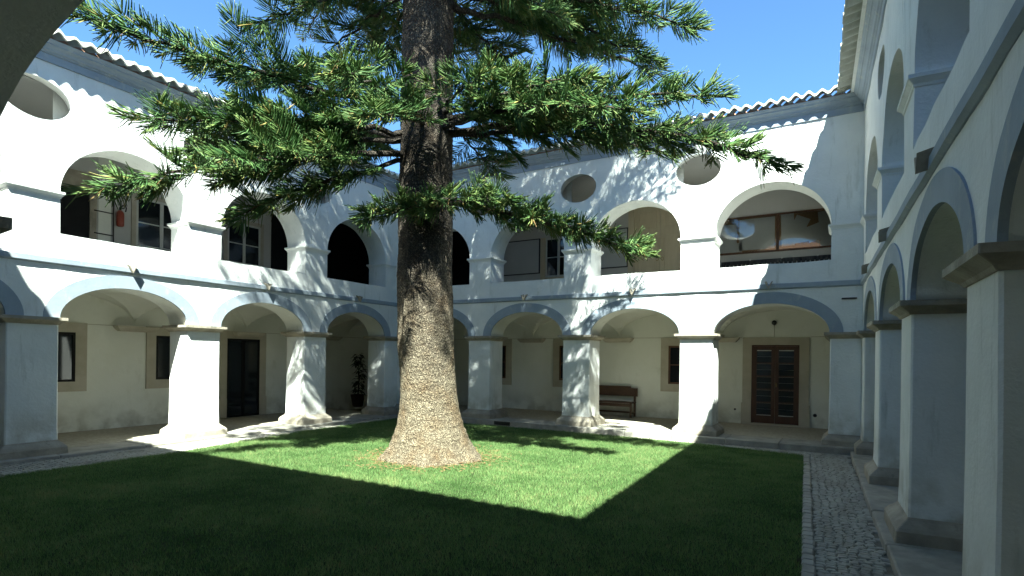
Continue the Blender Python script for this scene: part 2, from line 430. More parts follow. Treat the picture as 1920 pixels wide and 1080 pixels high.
def profile_extrude(mb, prof, u0, u1, step=0.5, closed=True):
    us = lin(u0, u1, step); k = len(prof); vs = []; fs = []
    for u in us:
        for (w, z) in prof: vs.append((u, w, z))
    for i in range(len(us) - 1):
        for j in range(k if closed else k - 1):
            j2 = (j + 1) % k
            fs.append((i * k + j, (i + 1) * k + j, (i + 1) * k + j2, i * k + j2))
    if closed:
        fs.append(tuple(range(k))); fs.append(tuple((len(us) - 1) * k + j for j in range(k - 1, -1, -1)))
    mb.add(vs, fs)

# tile meshes, shared
def barrel(r0, r1, thick, length, up, n=8, lip=0.0):
    mb = MB(); vs = []; fs = []
    L = [0.0, 0.05, length]
    for w in L:
        k = w / length
        r = r0 + (r1 - r0) * k
        for rr in (r, r - thick):
            for i in range(n + 1):
                t = math.pi * i / n
                z = rr * math.sin(t) * (1 if up else -1)
                vs.append((-rr * math.cos(t), w, z + w * math.tan(math.radians(18))))
    m2 = n + 1
    for s_ in range(2):
        o0 = s_ * 2 * m2; o1 = (s_ + 1) * 2 * m2
        for i in range(n):
            fs.append((o0 + i, o0 + i + 1, o1 + i + 1, o1 + i)); fs.append((o0 + m2 + i, o1 + m2 + i, o1 + m2 + i + 1, o0 + m2 + i + 1))
    for i in range(n): fs.append((i, m2 + i, m2 + i + 1, i + 1))
    for e in (0, n):
        for s_ in range(2):
            o0 = s_ * 2 * m2; o1 = (s_ + 1) * 2 * m2
            fs.append((o0 + e, o1 + e, o1 + m2 + e, o0 + m2 + e))
    if up:
        w = 0.035; o0 = len(vs); rr = r0 - thick * 0.5
        vs += [(-rr * math.cos(math.pi * i / n), w, rr * math.sin(math.pi * i / n) + w * 0.32) for i in range(n + 1)]; fs.append(tuple(o0 + i for i in range(n + 1)))
    mb.add(vs, fs); me = mb.mesh('eave_tile'); me.polygons.foreach_set('use_smooth', [True] * len(me.polygons)); me.materials.append(M['tile']); return me
def wave_tile(seed):
    r = random.Random(seed); n = 14; amp = 0.040 + r.uniform(-.006, .006); th_ = 0.054 + r.uniform(-.008, .008); vs = []; fs = []
    for w in (0.0, 0.02, 0.55):
        lift = w * math.tan(math.radians(18)); fl = 0.85 if w == 0 else 1.0
        for top in (0, 1):
            for i in range(n + 1):
                x = -TILE / 2 + TILE * i / n; z = amp * math.cos(2 * math.pi * x / TILE)
                vs.append((x, w, z + lift + (th_ * fl if top else th_ * (1 - fl))))
    m2 = n + 1
    for q in range(2):
        o0 = q * 2 * m2; o1 = o0 + 2 * m2
        for i in range(n):
            fs.append((o0 + i, o1 + i, o1 + i + 1, o0 + i + 1)); fs.append((o0 + m2 + i, o0 + m2 + i + 1, o1 + m2 + i + 1, o1 + m2 + i))
        for e in (0, n): fs.append((o0 + e, o1 + e, o1 + m2 + e, o0 + m2 + e))
    for i in range(n): fs.append((i, i + 1, m2 + i + 1, m2 + i))
    mb = MB(); mb.add(vs, fs); me = mb.mesh('eave_tile'); me.materials.append(M['tile']); return me
WAVES = [wave_tile(i) for i in range(6)]

def window(parent, u0, u1, z0, z1, w, nu, nz, frame=0.14, fm='whitewood', leaf=0.045, surround=None, name='window', gm='glass'):
    """window or glazed door on the back wall at depth w (front faces -w)"""
    mb = MB()
    if surround:
        sb = MB(); s_ = surround
        sb.box(u0 - s_, u0, w - 0.035, w + 0.02, z0 - (s_ if name == 'window' else 0), z1 + s_)
        sb.box(u1, u1 + s_, w - 0.035, w + 0.02, z0 - (s_ if name == 'window' else 0), z1 + s_)
        sb.box(u0, u1, w - 0.035, w + 0.02, z1, z1 + s_)
        if name == 'window': sb.box(u0, u1, w - 0.035, w + 0.02, z0 - s_, z0)
        else:
            sb.box(u0 - s_ - 0.02, u0 - 0.004, w - 0.05, w + 0.02, z0, z0 + 0.52); sb.box(u1 + 0.004, u1 + s_ + 0.02, w - 0.05, w + 0.02, z0, z0 + 0.52)
        sb.build('stone_surround', M['stone_pale'], parent, 0.003)
    f = 0.05
    mb.box(u0, u1, w - 0.028, w + 0.01, z1 - f, z1); mb.box(u0, u1, w - 0.028, w + 0.01, z0, z0 + f)
    mb.box(u0, u0 + f, w - 0.028, w + 0.01, z0 + f, z1 - f); mb.box(u1 - f, u1, w - 0.028, w + 0.01, z0 + f, z1 - f)
    iu0, iu1, iz0, iz1 = u0 + f, u1 - f, z0 + f, z1 - f
    us = np.linspace(iu0, iu1, nu + 1); zs = np.linspace(iz0, iz1, nz + 1)
    lw = leaf
    for i in range(1, nu): mb.box(us[i] - lw * 0.9, us[i] + lw * 0.9, w - 0.022, w + 0.008, iz0, iz1)
    o = None
    for i in range(nu):
        a = us[i] + (lw * 0.9 if i else 0); b = us[i + 1] - (lw * 0.9 if i < nu - 1 else 0)
        for j in range(1, nz): mb.box(a, b, w - 0.016, w + 0.006, zs[j] - 0.014, zs[j] + 0.014)
    o = mb.build(name, M[fm], parent)
    for i in range(nu):
        a = us[i] + (lw * 0.9 if i else 0); b = us[i + 1] - (lw * 0.9 if i < nu - 1 else 0)
        for j in range(nz):
            pz0 = zs[j] + (0.014 if j else 0); pz1 = zs[j + 1] - (0.014 if j < nz - 1 else 0)
            pb = MB(); tw = random.uniform(-.002, .002)
            pb.add([(a, w - 0.006 + tw, pz0), (b, w - 0.006 - tw, pz0), (b, w - 0.006 - tw * 2, pz1), (a, w - 0.006 + tw, pz1)], [(0, 1, 2, 3)])
            pb.build('pane', M[gm], o)
    return o

def wing(label, loc, rz, U0, U1, arches, back, bu0, bu1, floor_z, step, vault_bays, oculi, eave_u, spouts, corner_ext=(0, 0), upper=True, over=0.0, big=None):
    W = empty('cloister_wing', loc, rz); tag(W, label, 'building', 'white arcaded wings round the court')
    # --- facade
    mb = MB()
    edges = [U0] + [e for a in arches for e in a] + [U1]
    prs = [(edges[i], edges[i + 1]) for i in range(0, len(edges), 2)]
    us = []; bb = []
    for i, (pa, pb) in enumerate(prs):
        l = lin(pa, pb); us += list(l[:-1] if i < len(arches) else l); bb += [SPR] * (len(l) - 1 if i < len(arches) else len(l))
        if i < len(arches):
            a, b = arches[i]; l = arcu(a, b); ap = APX if not (big is not None and i == big) else 3.05
            us += list(l[:-1]); bb += list(ell(l[:-1], (a + b) / 2, (b - a) / 2, ap - SPR, SPR))
    us = np.array(us); bb = np.array(bb)
    bandf(mb, us, bb, np.full(len(us), SILL), 0, TH)
    for (pa, pb) in prs:
        l = lin(pa, pb); mb.add([(pa, 0, SILL), (pa, TH, SILL), (pa, TH, IMP), (pa, 0, IMP)], [(0, 3, 2, 1)]); mb.add([(pb, 0, SILL), (pb, TH, SILL), (pb, TH, IMP), (pb, 0, IMP)], [(0, 1, 2, 3)])
        bandf(mb, l, np.full(len(l), SILL), np.full(len(l), IMP), 0, TH, False, False)
    # upper: sections between break points with ovals over the piers
    oc = [(c - 0.48, c + 0.48, c, 6.02) for c in oculi]
    brk = sorted(set([U0, U1] + [e for a in arches for e in a] + [x for o_ in oc for x in o_[:2]]))
    for s0, s1 in zip(brk[:-1], brk[1:]):
        mid = (s0 + s1) / 2
        ar = next((a for a in arches if a[0] < mid < a[1]), None); ov = next((o_ for o_ in oc if o_[0] < mid < o_[1]), None)
        l = np.linspace(s0, s1, 14)
        if ar is not None:
            allu = arcu(ar[0], ar[1], 40); l = np.unique(np.concatenate([[s0, s1], allu[(allu > s0) & (allu < s1)]]))
        if ov is not None:
            ou = arcu(ov[0], ov[1], 24); l = np.unique(np.concatenate([l, ou[(ou > s0) & (ou < s1)]]))
        b = ell(l, (ar[0] + ar[1]) / 2, (ar[1] - ar[0]) / 2, UAPX - IMP, IMP) if ar is not None else np.full(len(l), IMP)
        if ov is None: bandf(mb, l, b, np.full(len(l), CORN + 0.3), 0, TH, ar is not None, False)
        else:
            h = ell(l, ov[2], 0.48, 0.345, 0.0)
            bandf(mb, l, b, ov[3] - h, 0, TH, ar is not None, False, False); bandf(mb, l, ov[3] + h, np.full(len(l), CORN + 0.3), 0, TH, False, False, False)
            for sg in (-1, 1):   # splayed reveal of the oval
                zz = ov[3] + sg * h; k_ = 1.42; nl = len(l)
                vs = [(u, 0, z) for u, z in zip(l, zz)] + [(ov[2] + (u - ov[2]) * k_, TH * 0.75, ov[3] + (z - ov[3]) * k_) for u, z in zip(l, zz)]
                mb.add(vs, [(i, i + 1, nl + i + 1, nl + i) if sg < 0 else (i, nl + i, nl + i + 1, i + 1) for i in range(nl - 1)], True)
    mb.build('wall', M['plaster'], W, 0.012)
    # --- piers
    for i, (pa, pb) in enumerate(prs):
        x0, x1 = pa, pb
        if i == 0: x0 -= corner_ext[0]
        if i == len(prs) - 1: x1 += corner_ext[1]
        sb = MB(); sb.loft(x0, x1, 0, TH, [(floor_z + 0.20, 0.012), (floor_z + 0.5, 0.004), (1.3, 0.0), (2.262, 0)], 0.018)
        pier = sb.build('pier', M['plaster'], W, 0.006)
        cb = MB(); cb.loft(x0, x1, 0, TH, [(2.246, 0.015), (2.27, 0.03), (2.315, 0.095), (2.322, 0.105), (2.372, 0.105)], 0.008); cb.build('capital', M['stone'], pier, 0.006)
        pbm = MB(); pbm.loft(x0, x1, 0, TH, [(floor_z - 0.02, 0.125), (floor_z + 0.11, 0.12), (floor_z + 0.14, 0.10), (floor_z + 0.205, 0.03), (floor_z + 0.23, 0.014)], 0.012); pbm.build('plinth', M['stone'], pier, 0.008)
        if upper:
            ib = MB(); ib.loft(x0, x1, 0, TH, [(4.405, 0.0), (4.41, 0.012), (4.435, 0.016), (4.44, 0.022), (4.475, 0.05), (4.48, 0.058), (4.518, 0.058), (4.525, 0.0)], 0.006)
            ib.build('impost_moulding', M['plaster'], W, 0.006)
    # --- painted bands round the lower arches
    for k, (a, b) in enumerate(arches):
        if big is not None and k == big: continue
        n = 34; c = (a + b) / 2; h = (b - a) / 2; t = np.linspace(math.pi, 0, n)
        inn = [(c + (h - 0.012) * math.cos(x), SPR + (APX - SPR - 0.012) * math.sin(x)) for x in t]
        out = [(c + (h + 0.225) * math.cos(x), SPR + (APX - SPR + 0.225) * math.sin(x)) for x in t]
        sb = MB(); w = -0.014
        vs = [(u, w, z) for u, z in inn] + [(u, w, z) for u, z in out]; sb.add(vs, [(i, i + 1, n + i + 1, n + i) for i in range(n - 1)])
        sb.add([(u, w, z) for u, z in out] + [(u, 0.012, z) for u, z in out], [(i, i + 1, n + i + 1, n + i) for i in range(n - 1)])
        sb.add([(u, w, z) for u, z in inn] + [(u, 0.03, z) for u, z in inn], [(i, n + i, n + i + 1, i + 1) for i in range(n - 1)])
        sb.build('arch_band', M['blue'], W, 0.006)
    # --- string course and cornice
    sb = MB(); profile_extrude(sb, [(0.02, 3.275), (-0.012, 3.275), (-0.03, 3.29), (-0.045, 3.30), (-0.045, 3.385), (-0.035, 3.392), (0.02, 3.392)], eave_u[0] + 0.0, eave_u[1])
    sb.build('string_course', M['blue'], W, 0.006)
    cb = MB(); profile_extrude(cb, [(0.03, CORN), (-0.025, CORN), (-0.028, 6.79), (-0.05, 6.80), (-0.055, 6.825), (-0.08, 6.835), (-0.095, 6.87), (-0.13, 6.905), (-0.15, 6.91), (-0.155, 6.935), (-0.18, 6.955), (-0.20, 6.985), (0.03, 6.99)], eave_u[0] + 0.0, eave_u[1])
    cb.build('cornice', M['blue'], W, 0.005)
    # --- eave tiles
    ext = 0.25
    n = int((eave_u[1] - eave_u[0] - 2 * ext) / TILE)
    off = (eave_u[1] - eave_u[0] - n * TILE) / 2
    for i in range(n + 1):
        u = eave_u[0] + off + i * TILE
        o = link('eave_tile', random.choice(WAVES), W); o.location = (u + random.uniform(-.002, .002), -0.275 - over + random.uniform(-.010, .010), 7.065 + random.uniform(-.006, .006)); o.rotation_euler = (0, random.uniform(-.03, .03), random.uniform(-.02, .02)); o.scale = (1, 1 + over / 0.5, 1)
    # --- roof, as ridged tile rows
    rb = MB(); k = int((bu1 - bu0) / 0.116); vs = []; fs = []
    for i in range(k + 1):
        u = bu0 + (bu1 - bu0) * i / k
        z = 0.05 * (1 if i % 2 else -1)
        vs += [(u, 0.22, 7.22 + z), (u, back + 0.5, 7.22 + (back + 0.28) * 0.325 + z)]
    for i in range(k): fs.append((2 * i, 2 * i + 2, 2 * i + 3, 2 * i + 1))
    rb.add(vs, fs, True)
    rb.build('roof', M['clay'], W)
    eb = MB(); eb.box(bu0, bu1, -0.05 - over, back + 0.5, 6.992, 7.03); eb.build('eave_bed', M['plaster'], W)
    # --- back wall, floors, ceilings
    wb = MB(); us_ = lin(bu0, bu1, 1.0); wb.box(bu0, bu1, back, back + 0.4, -0.05, 3.15)
    wb.build('back_wall', M['plaster_in'], W)
    wb = MB(); wb.box(bu0, bu1, back, back + 0.4, 3.15, 6.99); wb.build('back_wall', M['plaster_up'], W)
    fb = MB(); fb.box(U0 - 0.0, U1 + 0.0, 0.55, back - 0.002, -0.05, floor_z - 0.004); fb.build('gallery_floor', M['floor'], W)
    fb = MB(); fb.box(bu0 + 0.0, bu1, TH + 0.002, back - 0.002, 3.14, 3.2); fb.build('upper_floor', M['floor'], W)
    fb = MB(); fb.box(bu0 + 0.0, bu1, TH + 0.002, back - 0.002, 6.55, 6.6); fb.build('upper_ceiling', M['plaster_up'], W)
    # groin vaults
    vb = MB(); N = 22
    for (va, vbb) in vault_bays:
        c = (va + vbb) / 2; h = (vbb - va) / 2; w0, w1 = TH, back; wc = (w0 + w1) / 2; wh = (w1 - w0) / 2
        su = np.cos(np.linspace(math.pi, 0, N)); vs = []; fs = []
        for x in su:
            for y_ in su:
                z = 2.42 + 0.68 * max(math.sqrt(max(0, 1 - x * x)), math.sqrt(max(0, 1 - y_ * y_)))
                vs.append((c + h * x, wc + (wh - 0.001) * y_, z))
        for i in range(N - 1):
            for j in range(N - 1): fs.append((i * N + j, i * N + j + 1, (i + 1) * N + j + 1, (i + 1) * N + j))
        vb.add(vs, fs)
    vb.build('vault', M['plaster_in'], W)
    for (va, vbb) in vault_bays:
        if va > U0 + 0.3:
            kb = MB(); kb.add([(va - 0.36, back - 0.0, 2.285), (va + 0.36, back, 2.285), (va + 0.36, back - 0.17, 2.285), (va - 0.36, back - 0.17, 2.285),
                               (va - 0.44, back, 2.36), (va + 0.44, back, 2.36), (va + 0.44, back - 0.24, 2.36), (va - 0.44, back - 0.24, 2.36),
                               (va - 0.46, back, 2.405), (va + 0.46, back, 2.405), (va + 0.46, back - 0.25, 2.405), (va - 0.46, back - 0.25, 2.405)],
                              [(0, 1, 2, 3)] + [(i + 4 * k, (i + 1) % 4 + 4 * k, (i + 1) % 4 + 4 + 4 * k, i + 4 + 4 * k) for k in range(2) for i in range(4)] + [(11, 10, 9, 8)])
            kb.build('corbel', M['stone_pale'], W, 0.005)
    # --- steps of long slabs
    s0, s1, front = step
    u = s0
    while u < s1 - 0.02:
        ln = min(random.uniform(0.9, 1.5), s1 - u)
        if s1 - u - ln < 0.4: ln = s1 - u
        sb = MB(); sb.bbox(u + 0.004, u + ln - 0.004, front + random.uniform(-.012, .012), 0.549, -0.06, floor_z + random.uniform(-.006, .004), 0.014)
        sb.build('step_slab', M['slab'], W, 0.006); u += ln
    # --- water spouts over the arches
    for u in spouts:
        sb = MB()
        P = lambda w, k: [(u - 0.075 * k, w, 3.47), (u, w, 3.47 - 0.15 * k), (u + 0.075 * k, w, 3.47), (u + 0.05 * k, w, 3.472), (u, w, 3.47 - 0.11 * k), (u - 0.05 * k, w, 3.472)]
        a = P(0.05, 1.0); b = [(x, w, z - 0.05) for x, w, z in P(-0.125, 0.97)]
        sb.add(a + b, [(i, (i + 1) % 6, 6 + (i + 1) % 6, 6 + i) for i in range(6)] + [(6, 7, 10, 11), (7, 8, 9, 10)])
        sb.build('water_spout', M['stone'], W, 0.004)
    return W

# left wing: u = Y, w = -X - 11.56
LA = [(1.44, 3.62), (4.32, 6.52), (7.21, 9.41), (10.10, 12.27)]
LW = wing('left wing with green pine boughs hanging in front of its arches, facing the sun', (-11.56, 0, 0), math.pi / 2, 0.9, 12.8, LA, 2.84, -2.0, 15.9, 0.055,
          (0.9, 13.4, -0.27), [(1.1, 3.97), (3.97, 6.865), (6.865, 9.755), (9.755, 12.6), (12.6, 15.88)], [3.97, 6.865, 9.755], (0.9, 12.8), [2.53, 5.42, 8.31, 11.18], (0, 0.68))
# far wing: u = X, w = Y - 12.8
BA = [(-11.02, -8.94), (-8.24, -6.05), (-5.33, -3.15), (-2.43, -0.20)]
BW = wing('far wing straight behind the trunk with a bench and brown door in its gallery', (0, 12.8, 0), 0, -11.56, 0.344, BA, 3.12, -14.4, 3.4, 0.13,
          (-11.2, 0.344, -0.27), [(-14.39, -11.3), (-11.3, -8.59), (-8.59, -5.69), (-5.69, -2.79), (-2.79, 0.1), (0.1, 3.2)], [-8.59, -5.69, -2.79], (-11.56, 0.344), [-9.98, -7.15, -4.24, -1.32], (0, 0))
# right wing: u = 12.8 - Y
RA = [(0.53, 2.70), (3.39, 5.59), (6.28, 8.48), (9.18, 11.36)]
RW = wing('right wing in full shade seen at a sharp angle along its arches', (0.344, 12.8, 0), -math.pi / 2 + 0.036, 0.0, 11.9, RA, 2.84, -3.1, 14.5, 0.09,
          (-0.2, 11.9, -0.20), [(-2.9, 0.2), (0.2, 3.05), (3.05, 5.935), (5.935, 8.83), (8.83, 11.7)], [3.05, 5.935, 8.83], (0.0, 11.9), [1.61, 4.49, 7.38, 10.27], (0.68, 0), over=0.20)
# front wing behind the camera: u = -X
FA = [(-0.35, 3.25), (3.90, 5.55), (6.10, 8.30), (9.00, 11.00)]
FW = wing('near wing whose arch frames the view at the top left corner', (0, 0.896, 0), math.pi, -0.77, 11.56, FA, 2.84, -3.8, 14.4, 0.06,
          (-0.77, 11.56, -0.25), [(-0.5, 2.9), (2.9, 5.75), (5.75, 8.65), (8.65, 11.4), (11.4, 14.3)], [2.9, 5.75, 8.65], (-0.77, 11.56), [4.3, 7.2, 10.0], (0, 0), big=0)

# ---------------- fittings: left wing, lower back wall
wl = 2.84
window(LW, 5.04 - 0.64, 5.68, 1.145, 2.215, wl, 1, 1, fm='dark', surround=0.215)
window(LW, 7.34, 7.99, 1.145, 2.215, wl, 1, 1, fm='dark', surround=0.215)
window(LW, 9.17, 10.16, 0.06, 2.215, wl, 2, 1, fm='dark', surround=0.20, name='door')
# left wing, upper back wall
sb = MB(); sb.box(4.55, 6.04, wl - 0.05, wl + 0.02, 5.33, 5.74); sb.box(5.91, 6.04, wl - 0.045, wl + 0.02, 3.2, 5.33); sb.box(4.55, 4.68, wl - 0.045, wl + 0.02, 3.2, 5.33)
sb.build('stone_surround', M['stone'], LW, 0.006)
sb = MB(); sb.box(4.68, 5.91, wl - 0.02, wl + 0.01, 3.2, 5.33); sb.build('door', M['dark'], LW)
sb = MB(); sb.box(6.08, 6.33, wl - 0.03, wl + 0.02, 3.2, 6.2); sb.build('pilaster', M['plaster_in'], LW, 0.004)
sb = MB()
for z in (4.45, 4.95): sb.tube([(5.99, wl - 0.06, z), (6.37, wl - 0.06, z)], 0.012, 6)
sb.tube([(6.37, wl - 0.06, 3.3), (6.37, wl - 0.06, 5.3)], 0.014, 6)
sb.build('conduit', M['iron'], LW)
window(LW, 6.86, 8.02, 3.22, 5.48, wl, 2, 4, surround=0.1, name='door')
window(LW, 9.14, 10.14, 3.22, 5.42, wl, 2, 4, surround=0.1, name='door')
sb = MB(); sb.box(10.5, 15.88, wl - 0.03, wl + 0.01, 3.2, 6.5); sb.build('corner_shade_sheet', M['dark'], LW)  # added near-black sheet, paints the shade of the deep unlit corner
# thin string moulding on the back walls
for Wg, a, b_, w in ((LW, 1.2, 9.0, wl), (LW, 10.4, 15.5, wl), (BW, -14.2, -2.28, 3.12), (BW, -0.66, 3.0, 3.12)):
    sb = MB(); sb.box(a, b_, w - 0.009, w + 0.004, 2.405, 2.415); sb.build('wall_line', M['stone'], Wg)

# ---------------- far wing, lower back wall
wb_ = 3.12
window(BW, -10.20, -9.585, 1.105, 2.185, wb_, 1, 2, fm='framewood', surround=0.215)
window(BW, -7.63, -6.98, 1.105, 2.185, wb_, 1, 2, fm='framewood', surround=0.215)
window(BW, -4.22, -3.57, 1.105, 2.185, wb_, 1, 2, fm='framewood', surround=0.215)
# glazed double door: frame, two leaves with narrow panes
sb = MB(); s_ = 0.215
for (a, b_, z0, z1) in ((-2.255, -2.035, 0.13, 2.40), (-0.915, -0.695, 0.13, 2.40), (-2.035, -0.915, 2.205, 2.40)): sb.box(a, b_, wb_ - 0.04, wb_ + 0.02, z0, z1)
sb.box(-2.28, -2.04, wb_ - 0.055, wb_ + 0.02, 0.13, 0.68); sb.box(-0.91, -0.67, wb_ - 0.055, wb_ + 0.02, 0.13, 0.68)
sb.box(-2.25, -0.70, wb_ - 0.10, wb_ + 0.02, 0.126, 0.165)
sb.build('stone_surround', M['stone_pale'], BW, 0.004)
dr = MB(); dr.box(-2.035, -1.995, wb_ - 0.03, wb_ + 0.01, 0.166, 2.204); dr.box(-0.955, -0.915, wb_ - 0.03, wb_ + 0.01, 0.166, 2.204); dr.box(-1.995, -0.955, wb_ - 0.03, wb_ + 0.01, 2.165, 2.204)
door = dr.build('door', M['wood'], BW)
for k, (a, b_) in enumerate(((-1.995, -1.477), (-1.473, -0.955))):
    lf = MB(); st = 0.085
    lf.box(a, a + st, wb_ - 0.024, wb_ + 0.008, 0.17, 2.163); lf.box(b_ - st, b_, wb_ - 0.024, wb_ + 0.008, 0.17, 2.163)
    lf.box(a + st, b_ - st, wb_ - 0.024, wb_ + 0.008, 0.17, 0.37); lf.box(a + st, b_ - st, wb_ - 0.024, wb_ + 0.008, 2.07, 2.163)
    zs = np.linspace(0.37, 2.07, 6)
    for z in zs[1:-1]: lf.box(a + st, b_ - st, wb_ - 0.02, wb_ + 0.006, z - 0.018, z + 0.018)
    lf.build('door_leaf', M['wood'], door)
    for z0, z1 in zip(zs[:-1], zs[1:]):
        for h in range(2):
            zz0 = z0 + 0.018 + h * (z1 - z0 - 0.036) / 2; zz1 = zz0 + (z1 - z0 - 0.036) / 2 - 0.004
            pb = MB(); pb.add([(a + st, wb_ - 0.010, zz0), (b_ - st, wb_ - 0.010, zz0), (b_ - st, wb_ - 0.003, zz1), (a + st, wb_ - 0.003, zz1)], [(0, 1, 2, 3)]); pb.build('pane', M['glass'], door)
hb = MB(); hb.tube([(-1.44, wb_ - 0.07, 1.12), (-1.44, wb_ - 0.07, 1.22)], 0.011, 8); hb.box(-1.452, -1.428, wb_ - 0.065, wb_ - 0.02, 1.16, 1.18); hb.build('handle', M['brass'], door)

# wall lamp over the door with its cable
t = empty('wall_lamp', (-1.505, 12.8 + wb_, 2.78)); tag(t, 'small black round wall lamp above the brown glazed door', 'lamp')
sb = MB()
vs = []
prof = [(0.0, 0.062), (-0.05, 0.062), (-0.065, 0.052)]
k = 18
for (yy, r) in prof: vs += [(r * math.cos(2 * math.pi * j / k), yy, r * math.sin(2 * math.pi * j / k)) for j in range(k)]
sb.add(vs, [(i * k + j, i * k + (j + 1) % k, (i + 1) * k + (j + 1) % k, (i + 1) * k + j) for i in range(2) for j in range(k)] + [tuple(2 * k + j for j in range(k))], True)
sb.build('lamp_body', M['black'], t)
sb = MB(); sb.tube([(0.0, -0.008, -0.06), (0.005, -0.008, -0.2), (0.0, -0.008, -0.37)], 0.006, 5); sb.build('cable', M['stone'], t)
for (x, z, r, lb) in ((-0.555, 0.44, 0.045, 'small black round wall vent low beside the brown door'), (-2.437, 0.49, 0.028, 'small dark round socket low on the wall near the lit pier')):
    sb = MB(); vs = []; k = 14
    for (yy, rr) in ((0.0, r), (-0.012, r), (-0.014, r * 0.8), (-0.004, r * 0.7)): vs += [(rr * math.cos(2 * math.pi * j / k), yy, rr * math.sin(2 * math.pi * j / k)) for j in range(k)]
    sb.add(vs, [(i * k + j, i * k + (j + 1) % k, (i + 1) * k + (j + 1) % k, (i + 1) * k + j) for i in range(3) for j in range(k)] + [tuple(3 * k + j for j in range(k))])
    o = sb.build('wall_vent' if r > .04 else 'wall_socket', M['black']); o.location = (x, 12.8 + wb_, z); tag(o, lb, 'vent' if r > .04 else 'socket')

# upper back wall of the far wing
sb = MB(); sb.box(-14.3, -10.25, wb_ - 0.03, wb_ + 0.01, 3.2, 6.5); sb.build('corner_shade_sheet', M['dark'], BW)  # same added dark sheet, shade of the unlit corner put into its colour
def board(parent_name, u0, u1, z0, z1, label, split=None, papers=False, fm='black', pm='panel', fr=0.03):
    t = empty(parent_name, ((u0 + u1) / 2, 12.8 + wb_ - 0.005, (z0 + z1) / 2)); tag(t, label, 'board')
    cx, cz = (u0 + u1) / 2, (z0 + z1) / 2; a, b_ = u0 - cx, u1 - cx; c, d = z0 - cz, z1 - cz
    fbm = MB(); fbm.box(a, b_, -0.05, -0.005, d - fr, d); fbm.box(a, b_, -0.05, -0.005, c, c + fr); fbm.box(a, a + fr, -0.05, -0.005, c + fr, d - fr); fbm.box(b_ - fr, b_, -0.05, -0.005, c + fr, d - fr)
    if split is not None: fbm.box(split - cx - 0.036, split - cx + 0.036, -0.055, -0.005, c + fr, d - fr)
    fbm.build('frame', M[fm], t)
    return t, cx, cz, a + fr, b_ - fr, c + fr, d - fr
t, cx, cz, a, b_, c, d = board('display_panel', -9.9, -8.36, 4.50, 5.62, 'pale display panel in thin black frame behind the drooping low bough')
sb = MB(); sb.box(a, b_, -0.03, -0.006, c, d); sb.build('panel', M['panel'], t)
t, cx, cz, a, b_, c, d = board('display_panel', -7.0, -5.44, 4.50, 5.66, 'pale display panel in black frame left of the beige double doors')
sb = MB(); sb.box(a, b_, -0.03, -0.006, c, d); sb.build('panel', M['panel'], t)
# glazed wooden window with brown jamb
sb = MB(); sb.box(-8.33, -8.17, wb_ - 0.06, wb_ + 0.01, 3.2, 5.62); sb.build('jamb', M['oak'], BW)
window(BW, -8.16, -7.25, 4.36, 5.60, wb_, 2, 2, name='window')
sb = MB(); sb.box(-8.16, -7.25, wb_ - 0.05, wb_ + 0.01, 3.2, 4.355); sb.build('sill_panel', M['oak'], BW)
# beige double doors
sb = MB(); sb.box(-5.43, -5.25, wb_ - 0.07, wb_ + 0.01, 3.2, 6.35); sb.box(-3.74, -3.56, wb_ - 0.07, wb_ + 0.01, 3.2, 6.35); sb.box(-5.25, -3.74, wb_ - 0.07, wb_ + 0.01, 6.2, 6.35)
dd = sb.build('door', M['oak'], BW)
for (a, b_) in ((-5.245, -4.502), (-4.490, -3.745)):
    lb_ = MB(); lb_.box(a, b_, wb_ - 0.03, wb_ + 0.005, 3.2, 6.195)
    for (z0, z1) in ((3.35, 3.95), (4.15, 5.35), (5.55, 6.05)):
        for (o0, o1, dep) in ((0.10, 0.12, 0.045),):
            lb_.box(a + o0, b_ - o0, wb_ - 0.055, wb_ - 0.029, z0, z0 + 0.03); lb_.box(a + o0, b_ - o0, wb_ - 0.055, wb_ - 0.029, z1 - 0.03, z1)
            lb_.box(a + o0, a + o0 + 0.03, wb_ - 0.055, wb_ - 0.029, z0 + 0.03, z1 - 0.03); lb_.box(b_ - o0 - 0.03, b_ - o0, wb_ - 0.055, wb_ - 0.029, z0 + 0.03, z1 - 0.03)
        lb_.box(a + 0.2, b_ - 0.2, wb_ - 0.045, wb_ - 0.029, z0 + 0.1, z1 - 0.1)
    lb_.build('door_leaf', M['oak'], dd)
for x in (-4.57, -4.42):
    hb = MB(); hb.tube([(x + 0.035 * math.cos(q), wb_ - 0.055, 4.66 + 0.05 * math.sin(q)) for q in np.linspace(0, 2 * math.pi, 12)], 0.007, 5, False); hb.build('handle', M['brass'], dd)
# big glazed notice board
t, cx, cz, a, b_, c, d = board('notice_board', -3.15, -0.05, 4.62, 5.60, 'long brown framed notice board with scattered paper sheets behind glass', split=-1.45, fm='framewood', fr=0.045)
sb = MB(); sb.box(a, b_, -0.018, -0.006, c, d); sb.build('backing', M['cork'], t)
rp = random.Random(3)
def paper(x0, z0, w, h, rot, dep):
    pb = MB(); cs, sn = math.cos(rot), math.sin(rot)
    pts = [(-w / 2, -h / 2), (w / 2, -h / 2), (w / 2, h / 2), (-w / 2, h / 2)]
    q = [(x0 - cx + px * cs - pz * sn, -0.019 - dep, z0 - cz + px * sn + pz * cs) for px, pz in pts]
    pb.add(q + [(x, y_ + 0.0008, z) for x, y_, z in q], [(0, 1, 2, 3), (0, 4, 5, 1), (1, 5, 6, 2), (2, 6, 7, 3), (3, 7, 4, 0)]); pb.build('paper_sheet', M['paper'], t)
